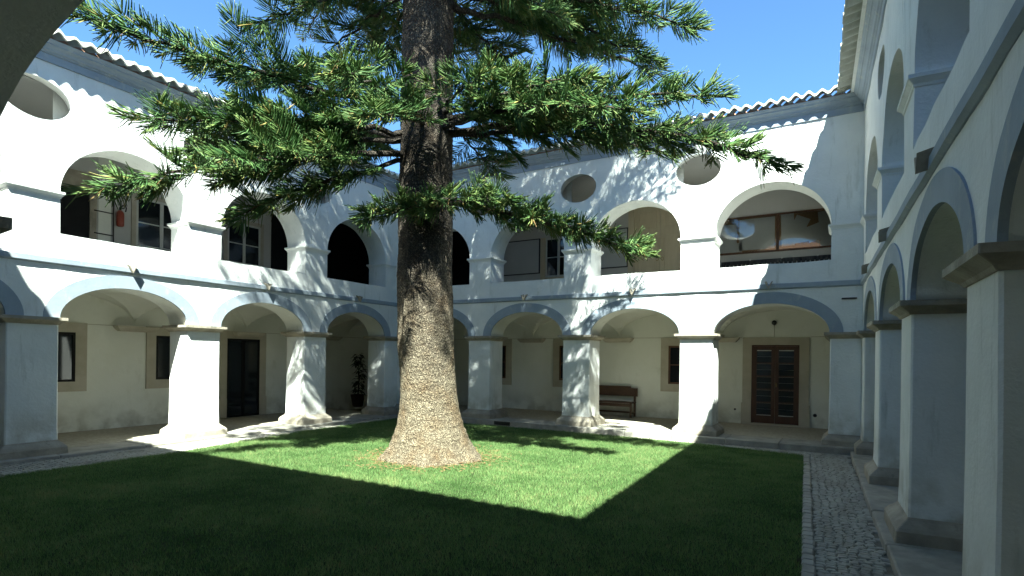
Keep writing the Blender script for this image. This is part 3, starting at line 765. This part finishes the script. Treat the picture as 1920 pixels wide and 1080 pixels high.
for (x, z, w, h, r) in ((-2.65, 5.12, 0.42, 0.62, 0.0), (-2.62, 4.80, 0.62, 0.25, 0.0), (-1.95, 5.12, 0.86, 0.82, 0.0), (-1.22, 5.15, 0.30, 0.82, 0.03), (-0.95, 5.25, 0.34, 0.42, -0.45), (-0.92, 4.98, 0.5, 0.36, 0.12),
                        (-0.62, 5.02, 0.36, 0.40, 0.35), (-0.36, 5.33, 0.34, 0.42, 0.10), (-0.34, 4.98, 0.36, 0.34, -0.1), (-0.3, 4.78, 0.36, 0.22, 0.0)):
    paper(x, z, w, h, r, 0.001 + 0.0016 * rp.randint(0, 5))
# glass of the two halves: thin clear sheets
gm = bpy.data.materials.new('clear_board_glass'); gm.use_nodes = True
n_ = gm.node_tree.nodes; l_ = gm.node_tree.links; n_.clear()
tr = n_.new('ShaderNodeBsdfTransparent'); gl = n_.new('ShaderNodeBsdfGlossy'); gl.inputs['Roughness'].default_value = 0.02
fr_ = n_.new('ShaderNodeFresnel'); fr_.inputs['IOR'].default_value = 1.9
mx = n_.new('ShaderNodeMixShader'); ou = n_.new('ShaderNodeOutputMaterial')
l_.new(fr_.outputs[0], mx.inputs[0]); l_.new(tr.outputs[0], mx.inputs[1]); l_.new(gl.outputs[0], mx.inputs[2]); l_.new(mx.outputs[0], ou.inputs['Surface'])
for (x0, x1) in ((a, -1.486 - cx), (-1.414 - cx, b_)):
    pb = MB(); pb.add([(x0, -0.042, c), (x1, -0.042, c), (x1, -0.042, d), (x0, -0.042, d)], [(0, 1, 2, 3)]); pb.build('pane', gm, t)
# radiator below it
t = empty('radiator', (-1.5, 12.8 + wb_ - 0.15, 3.2)); tag(t, 'long dark ribbed radiator under the notice board', 'radiator')
sb = MB(); sb.box(-1.3, 1.4, -0.02, 0.02, 1.12, 1.215); sb.box(-1.3, 1.4, -0.02, 0.02, 0.15, 0.22)
sb.build('rail', M['radiator'], t)
for i in range(27):
    fb = MB(); x = -1.28 + i * 0.1; fb.bbox(x, x + 0.07, -0.045, 0.045, 0.12, 1.2, 0.01); fb.build('fin', M['radiator'], t)
for x in (-0.6, 0.15, 0.95):
    fb = MB(); fb.box(x, x + 0.03, -0.05, 0.02, 1.2, 1.245); fb.build('bracket', M['whitewood'], t)

# fire extinguisher on the left wing
t = empty('fire_extinguisher', (-11.56 - wl + 0.10, 6.49, 4.68)); tag(t, 'red fire extinguisher hung on the upper left gallery wall', 'fire extinguisher')
sb = MB(); sb.lathe(0, 0, [(0.0, 0.05), (0.02, 0.075), (0.30, 0.078), (0.34, 0.06), (0.37, 0.03), (0.38, 0.02)], 18); sb.build('cylinder', M['red'], t)
sb = MB(); sb.tube([(0, 0, 0.37), (0, 0, 0.42)], 0.022, 8); sb.box(-0.012, 0.012, -0.02, 0.075, 0.42, 0.44); sb.build('valve', M['black'], t)
sb = MB(); sb.tube([(0, 0.0, 0.42), (0, 0.05, 0.50), (0, 0.10, 0.52), (0.01, 0.12, 0.44), (0.02, 0.10, 0.36)], 0.013, 6); sb.build('hose', M['black'], t)
sb = MB(); sb.box(-0.10, -0.06, -0.03, 0.03, 0.2, 0.34); sb.build('bracket', M['iron'], t)

# bench in the far gallery
t = empty('bench', (-5.79, 12.8 + wb_ - 0.33, 0.13)); tag(t, 'brown wooden bench with panelled back against the far gallery wall', 'bench')
sb = MB(); sb.bbox(-0.74, 0.70, -0.22, 0.16, 0.40, 0.435, 0.006); sb.build('seat', M['bench'], t)
sb = MB(); sb.bbox(-0.74, 0.72, 0.20, 0.235, 0.58, 0.82, 0.006); sb.box(-0.60, 0.52, 0.195, 0.225, 0.8201, 0.87); sb.build('backrest', M['bench'], t)
sb = MB(); sb.bbox(-0.70, 0.66, -0.20, -0.17, 0.30, 0.39, 0.004); sb.build('apron', M['bench'], t)
for x in (-0.70, 0.62):
    for (yy, h) in ((-0.20, 0.399), (0.16, 0.80)):
        sb = MB(); sb.bbox(x, x + 0.055, yy, yy + 0.05, 0.0, h, 0.004); sb.build('leg', M['bench'], t)
    sb = MB(); sb.bbox(x + 0.005, x + 0.05, -0.15, 0.16, 0.10, 0.14, 0.004); sb.build('stretcher', M['bench'], t)
sb = MB(); sb.bbox(-0.64, 0.62, 0.16, 0.185, 0.09, 0.14, 0.004); sb.build('rail', M['bench'], t)

# potted plant in the left far corner
t = empty('potted_plant', (-13.85, 13.45, 0.1)); tag(t, 'tall dark leafy plant in a pot in the shady left gallery corner', 'plant')
sb = MB(); sb.lathe(0, 0, [(0.0, 0.15), (0.05, 0.17), (0.36, 0.23), (0.40, 0.24), (0.40, 0.20), (0.36, 0.19)], 20); sb.build('pot', M['pot'], t)
sb = MB(); sb.tube([(0, 0, 0.3), (0.03, 0.02, 0.9), (-0.02, 0.0, 1.6)], [0.03, 0.022, 0.012], 7); sb.build('stem', M['dark'], t)
rp = random.Random(11)
lv = MB()
for i in range(150):
    z = rp.uniform(0.45, 1.78); r = 0.05 + 0.2 * rp.random(); a = rp.uniform(0, 6.28); L = rp.uniform(0.14, 0.26); wd = L * 0.28
    bx = Vector((0.02 + r * math.cos(a) * 0.4 + (0.14 if 0.95 < z < 1.3 else 0), r * math.sin(a) * 0.4, z)); dr_ = Vector((math.cos(a), math.sin(a), rp.uniform(-.5, .5))).normalized()
    sd = dr_.cross(Vector((0, 0, 1))).normalized(); nn = sd.cross(dr_)
    p = [bx, bx + dr_ * L * .4 + sd * wd + nn * .01, bx + dr_ * L - Vector((0, 0, L * .35)), bx + dr_ * L * .4 - sd * wd + nn * .01, bx + dr_ * L * .45 - nn * 0.012]
    lv.add(p, [(0, 1, 4), (1, 2, 4), (2, 3, 4), (3, 0, 4)], True)
lv.build('leaves', M['darkleaf'], t)
o = empty('wicker_basket', (-13.5, 13.55, 0.1)); tag(o, 'small pale wicker stand beside the tall potted plant', 'basket')
for k in range(10):
    q = 2 * math.pi * k / 10; sb = MB(); sb.tube([(0.09 * math.cos(q), 0.09 * math.sin(q), 0), (0.12 * math.cos(q), 0.12 * math.sin(q), 0.38)], 0.008, 5); sb.build('slat', M['wicker'], o)
for z in (0.02, 0.19, 0.37):
    sb = MB(); r = 0.09 + 0.03 * z / .38; sb.tube([(r * math.cos(q), r * math.sin(q), z) for q in np.linspace(0, 2 * math.pi, 17)], 0.011, 5, False); sb.build('ring', M['wicker'], o)

# iron wall ties and drain opening
for (x, lb) in ((0.12, 'short dark iron tie bar high at the right end of the far wall'), (-11.38, 'short dark iron tie bar behind the trunk at the left corner')):
    sb = MB(); sb.bbox(-0.13, 0.13, -0.03, 0.01, 0, 0.03, 0.005); o = sb.build('iron_tie', M['iron']); o.location = (x, 12.8, 3.02); tag(o, lb, 'iron bar')
dg = empty('drain_opening', (-7.65, 12.53, 0.0)); tag(dg, 'black drain slot in the step edge right of the trunk', 'drain')
sb = MB(); sb.box(-0.24, 0.24, -0.016, 0.02, 0.018, 0.112); sb.build('recess', M['black'], dg)
for x in np.linspace(-0.2, 0.2, 9):
    sb = MB(); sb.box(x - 0.006, x + 0.006, -0.022, -0.0165, 0.02, 0.11); sb.build('bar', M['black'], dg)

# ------------------------------------------------------------------ the pine tree
TX, TY = -6.35, 7.80
tree = empty('pine_tree', (TX, TY, 0)); tag(tree, 'huge pine tree with a broad pale trunk growing in the lawn', 'tree')
PR = [(-0.05, 0.93), (0.02, 0.88), (0.12, 0.79), (0.28, 0.69), (0.56, 0.585), (0.8, 0.53), (1.04, 0.505), (1.51, 0.485), (2.46, 0.487), (4.35, 0.475), (5.3, 0.46), (8.1, 0.44), (12, 0.35), (17, 0.2), (21.5, 0.03)]
NT = 180
zs = np.concatenate([np.linspace(-0.05, 8.6, 400), np.linspace(8.9, 21.5, 30)])
pz, prr = np.array([p[0] for p in PR]), np.array([p[1] for p in PR])
V = np.zeros((len(zs), NT, 3)); th = np.linspace(0, 2 * math.pi, NT, endpoint=False)
for i, z in enumerate(zs):
    r = np.interp(z, pz, prr); fl = max(0, 1 - z / 0.9)
    for j in range(NT):
        a = th[j]; ca, sa = math.cos(a), math.sin(a)
        fl2 = max(0, 1 - z / 0.45) ; rr = r * (1 + fl2 * 0.055 * math.sin(5 * a + 0.7) + fl2 * 0.035 * math.sin(11 * a) + fl2 * 0.02 * math.sin(17 * a + 1))
        p = Vector((ca * 0.48, sa * 0.48, z))
        n1 = noise.noise(Vector((p.x * 3, p.y * 3, z * 1.2)))
        n2 = noise.noise(Vector((p.x * 16, p.y * 16, z * 11)))
        n3 = noise.noise(Vector((p.x * 38, p.y * 38, z * 34 + 5)))
        n4 = noise.noise(Vector((ca * .6, sa * .6, z * 4.5)))
        rr += 0.016 * n1 + 0.010 * n2 + 0.009 * n3 + 0.007 * max(0, n4)
        if fl > 0: rr += fl * 0.03 * noise.noise(Vector((p.x * 8, p.y * 8, z * 14)))
        V[i, j] = (rr * ca + np.interp(z, [0, 1.5, 3], [0.11, 0.02, -0.04]), rr * sa + np.interp(z, [0, 1.5, 3], [0.06, 0.0, -0.03]), z)
idx = np.arange(len(zs) * NT).reshape(len(zs), NT); nx = np.roll(idx, -1, 1)
quads = np.stack([idx[:-1], nx[:-1], nx[1:], idx[1:]], -1).reshape(-1, 4)
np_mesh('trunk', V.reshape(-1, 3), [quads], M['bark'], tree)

def fingers(P, D, B, L, R, T, K=4):
    """vectorised leafy twigs: base P, direction D, bend B, length L, radius R, tint T"""
    n = len(P)
    ts = {4: [0, 0.3, 0.65, 0.93], 2: [0.0, 0.75]}[K]; rp_ = {4: [0.6, 1.0, 0.95, 0.72], 2: [0.8, 1.0]}[K]
    rv = rng.normal(size=(n, 3)); n1 = np.cross(D, rv); n1 /= np.linalg.norm(n1, axis=1, keepdims=True) + 1e-9; n2 = np.cross(D, n1)
    nv = 3 * K + 1
    verts = np.zeros((n, nv, 3))
    for k, t in enumerate(ts):
        c = P + (D * t + B * t * t) * L[:, None]
        for j in range(3):
            a = 2 * math.pi * j / 3 + (math.pi / 3 if k % 2 else 0)
            verts[:, k * 3 + j] = c + (n1 * math.cos(a) + n2 * math.sin(a)) * (R * rp_[k])[:, None]
    verts[:, nv - 1] = P + (D + B) * L[:, None]
    q = []; tr_ = []
    for k in range(K - 1):
        for j in range(3):
            j2 = (j + 1) % 3
            q.append((k * 3 + j, k * 3 + j2, k * 3 + 3 + j2, k * 3 + 3 + j))
    for j in range(3): tr_.append(((K - 1) * 3 + j, (K - 1) * 3 + (j + 1) % 3, nv - 1))
    off = (np.arange(n) * nv)[:, None, None]
    Q = (np.array(q)[None] + off).reshape(-1, 4); TT = (np.array(tr_)[None] + off).reshape(-1, 3)
    tint = np.repeat(T, nv)
    return verts.reshape(-1, 3), Q, TT, tint

def unit(v): return v / (np.linalg.norm(v, axis=-1, keepdims=True) + 1e-9)

def branch(start, tip, arch=0.2, dens=1.0, spray=0.85, t0=0.2, coarse=False, fl=0.29, droop=0.0):
    start = np.array(start, float); tip = np.array(tip, float); Lb = np.linalg.norm(tip - start)
    up = np.array([0, 0, 1.0])
    ctrl = (start * 0.45 + tip * 0.55) + up * arch * Lb * 0.6
    cv = lambda t: ((1 - t) ** 2)[:, None] * start + (2 * t * (1 - t))[:, None] * ctrl + (t ** 2)[:, None] * tip
    ts = np.linspace(0, 1, 15); pts = cv(ts); pts[1:-1] += rng.normal(size=(13, 3)) * 0.03
    bmb = MB(); r0 = 0.020 + 0.0075 * Lb
    bmb.tube([tuple(p) for p in pts], [r0 * (1 - 0.85 * t) + 0.004 for t in ts], 7)
    P, D, B, L, R, T = [], [], [], [], [], []
    fr = 0.0083 if not coarse else 0.012
    def add(p, d, b, l, r, t):
        P.append(p); D.append(unit(d)); B.append(b); L.append(l); R.append(r); T.append(np.clip(t, 0, 1))
    n_s = int(Lb * (1 - t0) / (0.125 if not coarse else 0.17) * dens)
    tt = np.linspace(t0, 0.985, n_s)
    def emit(base, d, ln, age, roll):
        sd = np.cross(d, up); sd = sd / (np.linalg.norm(sd) + 1e-9); nn = np.cross(sd, d)
        sd, nn = sd * math.cos(roll) + nn * math.sin(roll), nn * math.cos(roll) - sd * math.sin(roll)
        stp = 0.0225 if not coarse else 0.045
        m = max(4, int(ln / stp)); s_ = np.linspace(0.06, 1, m)
        curve = 0.25 * rng.normal(); lift = rng.uniform(-0.10, 0.22)
        off = (up * lift)[None] * (s_ ** 2)[:, None] + (sd * curve * 0.5)[None] * (s_ ** 2)[:, None]
        pb = base + (d[None] * s_[:, None] + off) * ln
        td = unit(d[None] + 2 * (up * lift + sd * curve * .5)[None] * s_[:, None])
        if not coarse: bmb.tube([tuple(base), tuple(pb[m // 2]), tuple(pb[-1])], [0.006, 0.005, 0.003], 4, False)
        vee = rng.uniform(-0.12, 0.42)
        shape = 0.50 + 0.60 * np.sin(np.pi * np.clip(s_ * 0.82 + 0.12, 0, 1))
        for sgn in (-1, 1):
            dd_ = td * (0.55 + 0.40 * s_[:, None]) + sgn * sd[None] * 0.80 + nn[None] * (vee + rng.normal(0.0, 0.07, m)[:, None]) + rng.normal(size=(m, 3)) * 0.05
            add(pb + rng.normal(size=(m, 3)) * 0.006, dd_, up[None] * rng.normal(0.02, 0.06, m)[:, None] + td * 0.30 + rng.normal(size=(m, 3)) * 0.035,
                fl * shape * rng.uniform(0.75, 1.15, m), fr * rng.uniform(0.85, 1.15, m), 0.34 + 0.22 * s_ + rng.normal(size=m) * 0.12 + age)
        k = max(2, m // 4); sel = rng.integers(0, m, k)        # upper row
        add(pb[sel], td[sel] * 0.8 + nn[None] * 0.6 + rng.normal(size=(k, 3)) * 0.25, np.tile(up * 0.05, (k, 1)) + td[sel] * 0.15, fl * rng.uniform(0.5, 0.9, k), np.full(k, fr), 0.46 + rng.normal(size=k) * .12)
        k = max(2, int(m * 0.40)); sel = rng.integers(0, m, k)  # hanging row, some of it dry
        dry = rng.random(k) < 0.16
        add(pb[sel], td[sel] * 0.45 - up[None] * 0.7 + sd[None] * rng.normal(0, 0.45, k)[:, None] + rng.normal(size=(k, 3)) * 0.12, rng.normal(size=(k, 3)) * 0.08 + td[sel] * 0.1, fl * rng.uniform(0.45, 0.95, k), np.where(dry, 0.6, 0.95) * fr, np.where(dry, rng.uniform(0.84, 1.0, k), 0.66 + rng.normal(size=k) * .13))
        k = 7                                                  # tip
        add(np.tile(pb[-1], (k, 1)), td[-1][None] + sd[None] * np.linspace(-0.6, 0.6, k)[:, None] + rng.normal(size=(k, 3)) * 0.10, np.tile(up * 0.05, (k, 1)), fl * rng.uniform(0.5, 0.85, k), np.full(k, fr), 0.64 + rng.normal(size=k) * .1)
    ax = cv(tt); axd = unit(np.gradient(cv(np.linspace(0, 1, 60)), axis=0))
    for i, t in enumerate(tt):
        d = axd[min(59, int(t * 59))]
        sd = np.cross(d, up); sd /= np.linalg.norm(sd) + 1e-9
        sgn = 1 if i % 2 else -1
        ang = math.radians(rng.uniform(35, 72))
        dv = d * math.cos(ang) + sd * sgn * math.sin(ang) + up * (rng.normal(0.02, 0.26) - droop); dv /= np.linalg.norm(dv)
        ln = spray * (0.35 + 0.75 * math.sin(math.pi * min(1, 0.15 + 0.95 * t) ** 0.9)) * rng.uniform(0.6, 1.2)
        emit(ax[i], dv, max(0.22, ln), 0.07 * rng.normal(), rng.normal() * 0.42)
        u_ = rng.random()
        if u_ < 0.25 and not coarse:
            dv2 = d * 0.8 + up * 0.45 + sd * rng.normal() * 0.3; dv2 /= np.linalg.norm(dv2); emit(ax[i], dv2, max(0.2, ln * 0.5), 0.05, rng.normal())
        elif u_ > 0.68 and not coarse:
            dv2 = d * 0.7 - up * 0.55 + sd * rng.normal() * 0.4; dv2 /= np.linalg.norm(dv2); emit(ax[i], dv2, max(0.2, ln * 0.5), 0.02, rng.normal())
        k = 3
        add(np.tile(ax[i], (k, 1)) + rng.normal(size=(k, 3)) * 0.02, d[None] + rng.normal(size=(k, 3)) * 0.7, np.zeros((k, 3)), fl * rng.uniform(0.4, 0.8, k), np.full(k, fr), 0.35 + rng.normal(size=k) * .1)
    emit(ax[-1], axd[-1], spray * 0.55, 0.1, 0.0)
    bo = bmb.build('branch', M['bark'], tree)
    bo.matrix_parent_inverse = Matrix.Translation((-TX, -TY, 0))
    P, D, B, L, R, T = [np.concatenate(x) for x in (P, D, B, L, R, T)]
    Vv, Q, TT, tint = fingers(P, D, B, L, R, T, 2 if coarse else 4)
    f = np_mesh('foliage', Vv, [Q, TT], M['needle'], bo, tint); f['kind'] = 'stuff'
    return len(P)

D0 = 9.93
def pt(px, py, d):
    """world point d metres ahead at the bearing where the bough tip stands"""
    a, b_ = px - 960, py - 671.02
    u = cr * a + sr * b_; v = -sr * a + cr * b_
    return (F.x * d + R0.x * u / 1049.34 * d, F.y * d + R0.y * u / 1049.34 * d, CAM_Z - v / 1049.34 * d)
def st(z, tip):
    v = Vector((tip[0] - TX, tip[1] - TY, 0)).normalized(); return (TX + v.x * 0.38, TY + v.y * 0.38, z)
BR = [  # tip bearing, height row, distance, height on trunk, arch, density, spray
    (165, 34, 7.4, 6.05, -0.05, 1.1, 0.62),
    (285, 222, 7.9, 5.7, 0.06, 1.1, 0.7),
    (215, 350, 7.3, 5.3, 0.10, 1.0, 0.8),
    (380, 280, 9.2, 5.6, 0.06, 1.2, 0.85),
    (470, 250, 10.6, 5.7, 0.05, 1.2, 0.9),
    (580, 290, 11.8, 5.9, 0.05, 1.0, 0.9),
    (462, 398, 8.5, 5.2, 0.10, 0.8, 0.55),
    (645, 132, 7.7, 5.9, 0.06, 1.0, 0.6),
    (700, 215, 7.4, 5.75, 0.10, 0.7, 0.5),
    (1318, 180, 8.2, 5.95, 0.08, 0.9, 0.65),
    (1445, 300, 7.9, 5.7, 0.20, 0.95, 0.62),
    (1170, 205, 7.2, 5.75, 0.18, 0.8, 0.6),
    (1070, 150, 7.8, 6.0, 0.08, 0.9, 0.65),
    (1230, 285, 9.3, 5.7, 0.16, 0.8, 0.6),
    (890, 150, 8.3, 6.0, 0.10, 0.8, 0.4),
    (925, 315, 11.2, 6.1, 0.05, 1.0, 0.7),
    (1080, 210, 11.3, 6.0, 0.06, 0.7, 0.7),
    (495, 40, 9.2, 8.5, 0.10, 0.75, 0.55),
    (605, 110, 10.6, 8.4, 0.10, 0.7, 0.6),
    (590, 10, 9.2, 8.7, 0.06, 0.6, 0.6),
    (690, 110, 11.8, 8.4, 0.06, 0.8, 0.7),
    (1280, 48, 8.6, 8.3, 0.10, 0.85, 0.62),
    (1205, 105, 9.6, 8.3, 0.10, 0.75, 0.6),
    (1100, 90, 10.8, 8.4, 0.08, 0.8, 0.7),
    (1245, 145, 10.4, 8.0, 0.12, 0.6, 0.55),
    (960, 140, 11.9, 8.4, 0.06, 1.0, 0.8),
    (1040, 25, 8.6, 8.6, 0.08, 0.8, 0.65),
]
nf = 0
# low bough crossing in front of the trunk
for (s_, e_, ar, de, sp, t0) in (((835, 384, 9.25), (690, 400, 8.8), 0.06, 1.7, 0.26, 0.0), ((785, 380, 9.3), (955, 375, 8.7), 0.10, 1.3, 0.28, 0.0),
                             ((850, 380, 9.35), (1190, 470, 8.2), 0.08, 1.25, 0.46, 0.05)):
    nf += branch(pt(*s_), pt(*e_), ar, de, sp, t0, False, 0.23)
for (px, py, d, z0, ar, de, sp) in BR:
    tip = pt(px, py, d); nf += branch(st(z0, tip), tip, ar, de, sp)
# whorls higher up the trunk, above the picture, which shade the court
k = 0
for z0, ln, n_b in ((8.9, 4.3, 8), (10.0, 5.6, 12), (11.2, 5.4, 12), (12.4, 5.3, 12), (13.6, 4.9, 11), (14.8, 3.5, 10), (16.0, 2.9, 8), (18.2, 1.8, 6), (19.8, 1.1, 6)):
    for i in range(n_b):
        a = 2 * math.pi * i / n_b + z0 * 1.7 + rng.normal() * 0.1; l = ln * rng.uniform(0.85, 1.1)
        if math.cos(a) * 0.474 + math.sin(a) * -0.88 > 0.55: l *= (0.6 if z0 < 9.5 else 1.0)
        nf += branch((TX + 0.2 * math.cos(a), TY + 0.2 * math.sin(a), z0), (TX + l * math.cos(a), TY + l * math.sin(a), z0 + 0.05 * l + rng.normal() * 0.15), 0.08, 1.1, 0.85, 0.18, True, 0.3)
print('fingers', nf)

# ------------------------------------------------------------------ grass
NB = 740000
gx = rng.uniform(-11.1, -0.1, NB); gy = rng.uniform(1.75, 12.5, NB)
jx = np.array([noise.noise(Vector((x * 5, y * 5, 1.0))) for x, y in zip(gx, gy)]) * 0.06
keep = in_poly(gx + jx, gy + jx[::-1] * 0.0 + jx * 0.7, LAWN) & ((gx - TX) ** 2 + (gy - TY) ** 2 > 0.80 ** 2)
# only the part of the lawn in view and a margin to the sides
ang = np.arctan2(gx, gy); keep &= (ang > math.radians(-78))
gx, gy = gx[keep], gy[keep]; n = len(gx)
patch = np.array([noise.noise(Vector((x * 0.8, y * 0.8, 3.0))) for x, y in zip(gx[::1], gy[::1])])
h = rng.uniform(0.018, 0.042, n) * (1 + 0.45 * patch); wd = rng.uniform(0.0018, 0.0032, n)
a = rng.uniform(0, 2 * math.pi, n); lean = rng.uniform(0.1, 0.9, n) * h; la = rng.uniform(0, 2 * math.pi, n)
b1 = np.stack([gx - np.cos(a) * wd, gy - np.sin(a) * wd, np.full(n, -0.004)], 1); b2 = np.stack([gx + np.cos(a) * wd, gy + np.sin(a) * wd, np.full(n, -0.004)], 1)
tp = np.stack([gx + np.cos(la) * lean, gy + np.sin(la) * lean, h], 1)
V = np.stack([b1, b2, tp], 1).reshape(-1, 3)
fine_patch = np.array([noise.noise(Vector((x * 3.1, y * 3.1, 9.0))) for x, y in zip(gx, gy)])
tint = np.repeat(np.clip(0.45 + 0.35 * patch + 0.25 * fine_patch + rng.normal(size=n) * 0.2 + (rng.random(n) < 0.03) * 0.4, 0, 1), 3)
gr = np_mesh('grass', V, [np.arange(3 * n).reshape(-1, 3)], M['grass'], None, tint, False)
tag(gr, 'short mown green grass covering the court', kind='stuff')
print('blades', n)

# fallen needles and bark bits lying round the foot of the trunk
lm = mat('dry_needle_litter', (0.24, 0.15, 0.07), 0.9, 0.1, var=(0.15, 0.09, 0.045), vscale=30)
nl = 1500
rr_ = 0.84 + np.abs(rng.normal(0, 0.30, nl)); aa = rng.uniform(0, 2 * math.pi, nl)
cxy = np.stack([TX + 0.11 + rr_ * np.cos(aa), TY + 0.06 + rr_ * np.sin(aa), rng.uniform(0.012, 0.036, nl)], 1)
da = rng.uniform(0, 2 * math.pi, nl); dl = rng.uniform(0.015, 0.055, nl); dv_ = np.stack([np.cos(da) * dl, np.sin(da) * dl, rng.normal(0, 0.006, nl)], 1)
pv_ = np.stack([-np.sin(da), np.cos(da), np.zeros(nl)], 1) * rng.uniform(0.003, 0.010, nl)[:, None]
Vl = np.stack([cxy - dv_, cxy + pv_, cxy + dv_, cxy - pv_ + np.array([0, 0, 0.004])], 1).reshape(-1, 3)
lo = np_mesh('needle_litter', Vl, [np.arange(4 * nl).reshape(-1, 4)], lm, None, None, False)
tag(lo, 'dry brown needles fallen in the grass round the trunk', kind='stuff')
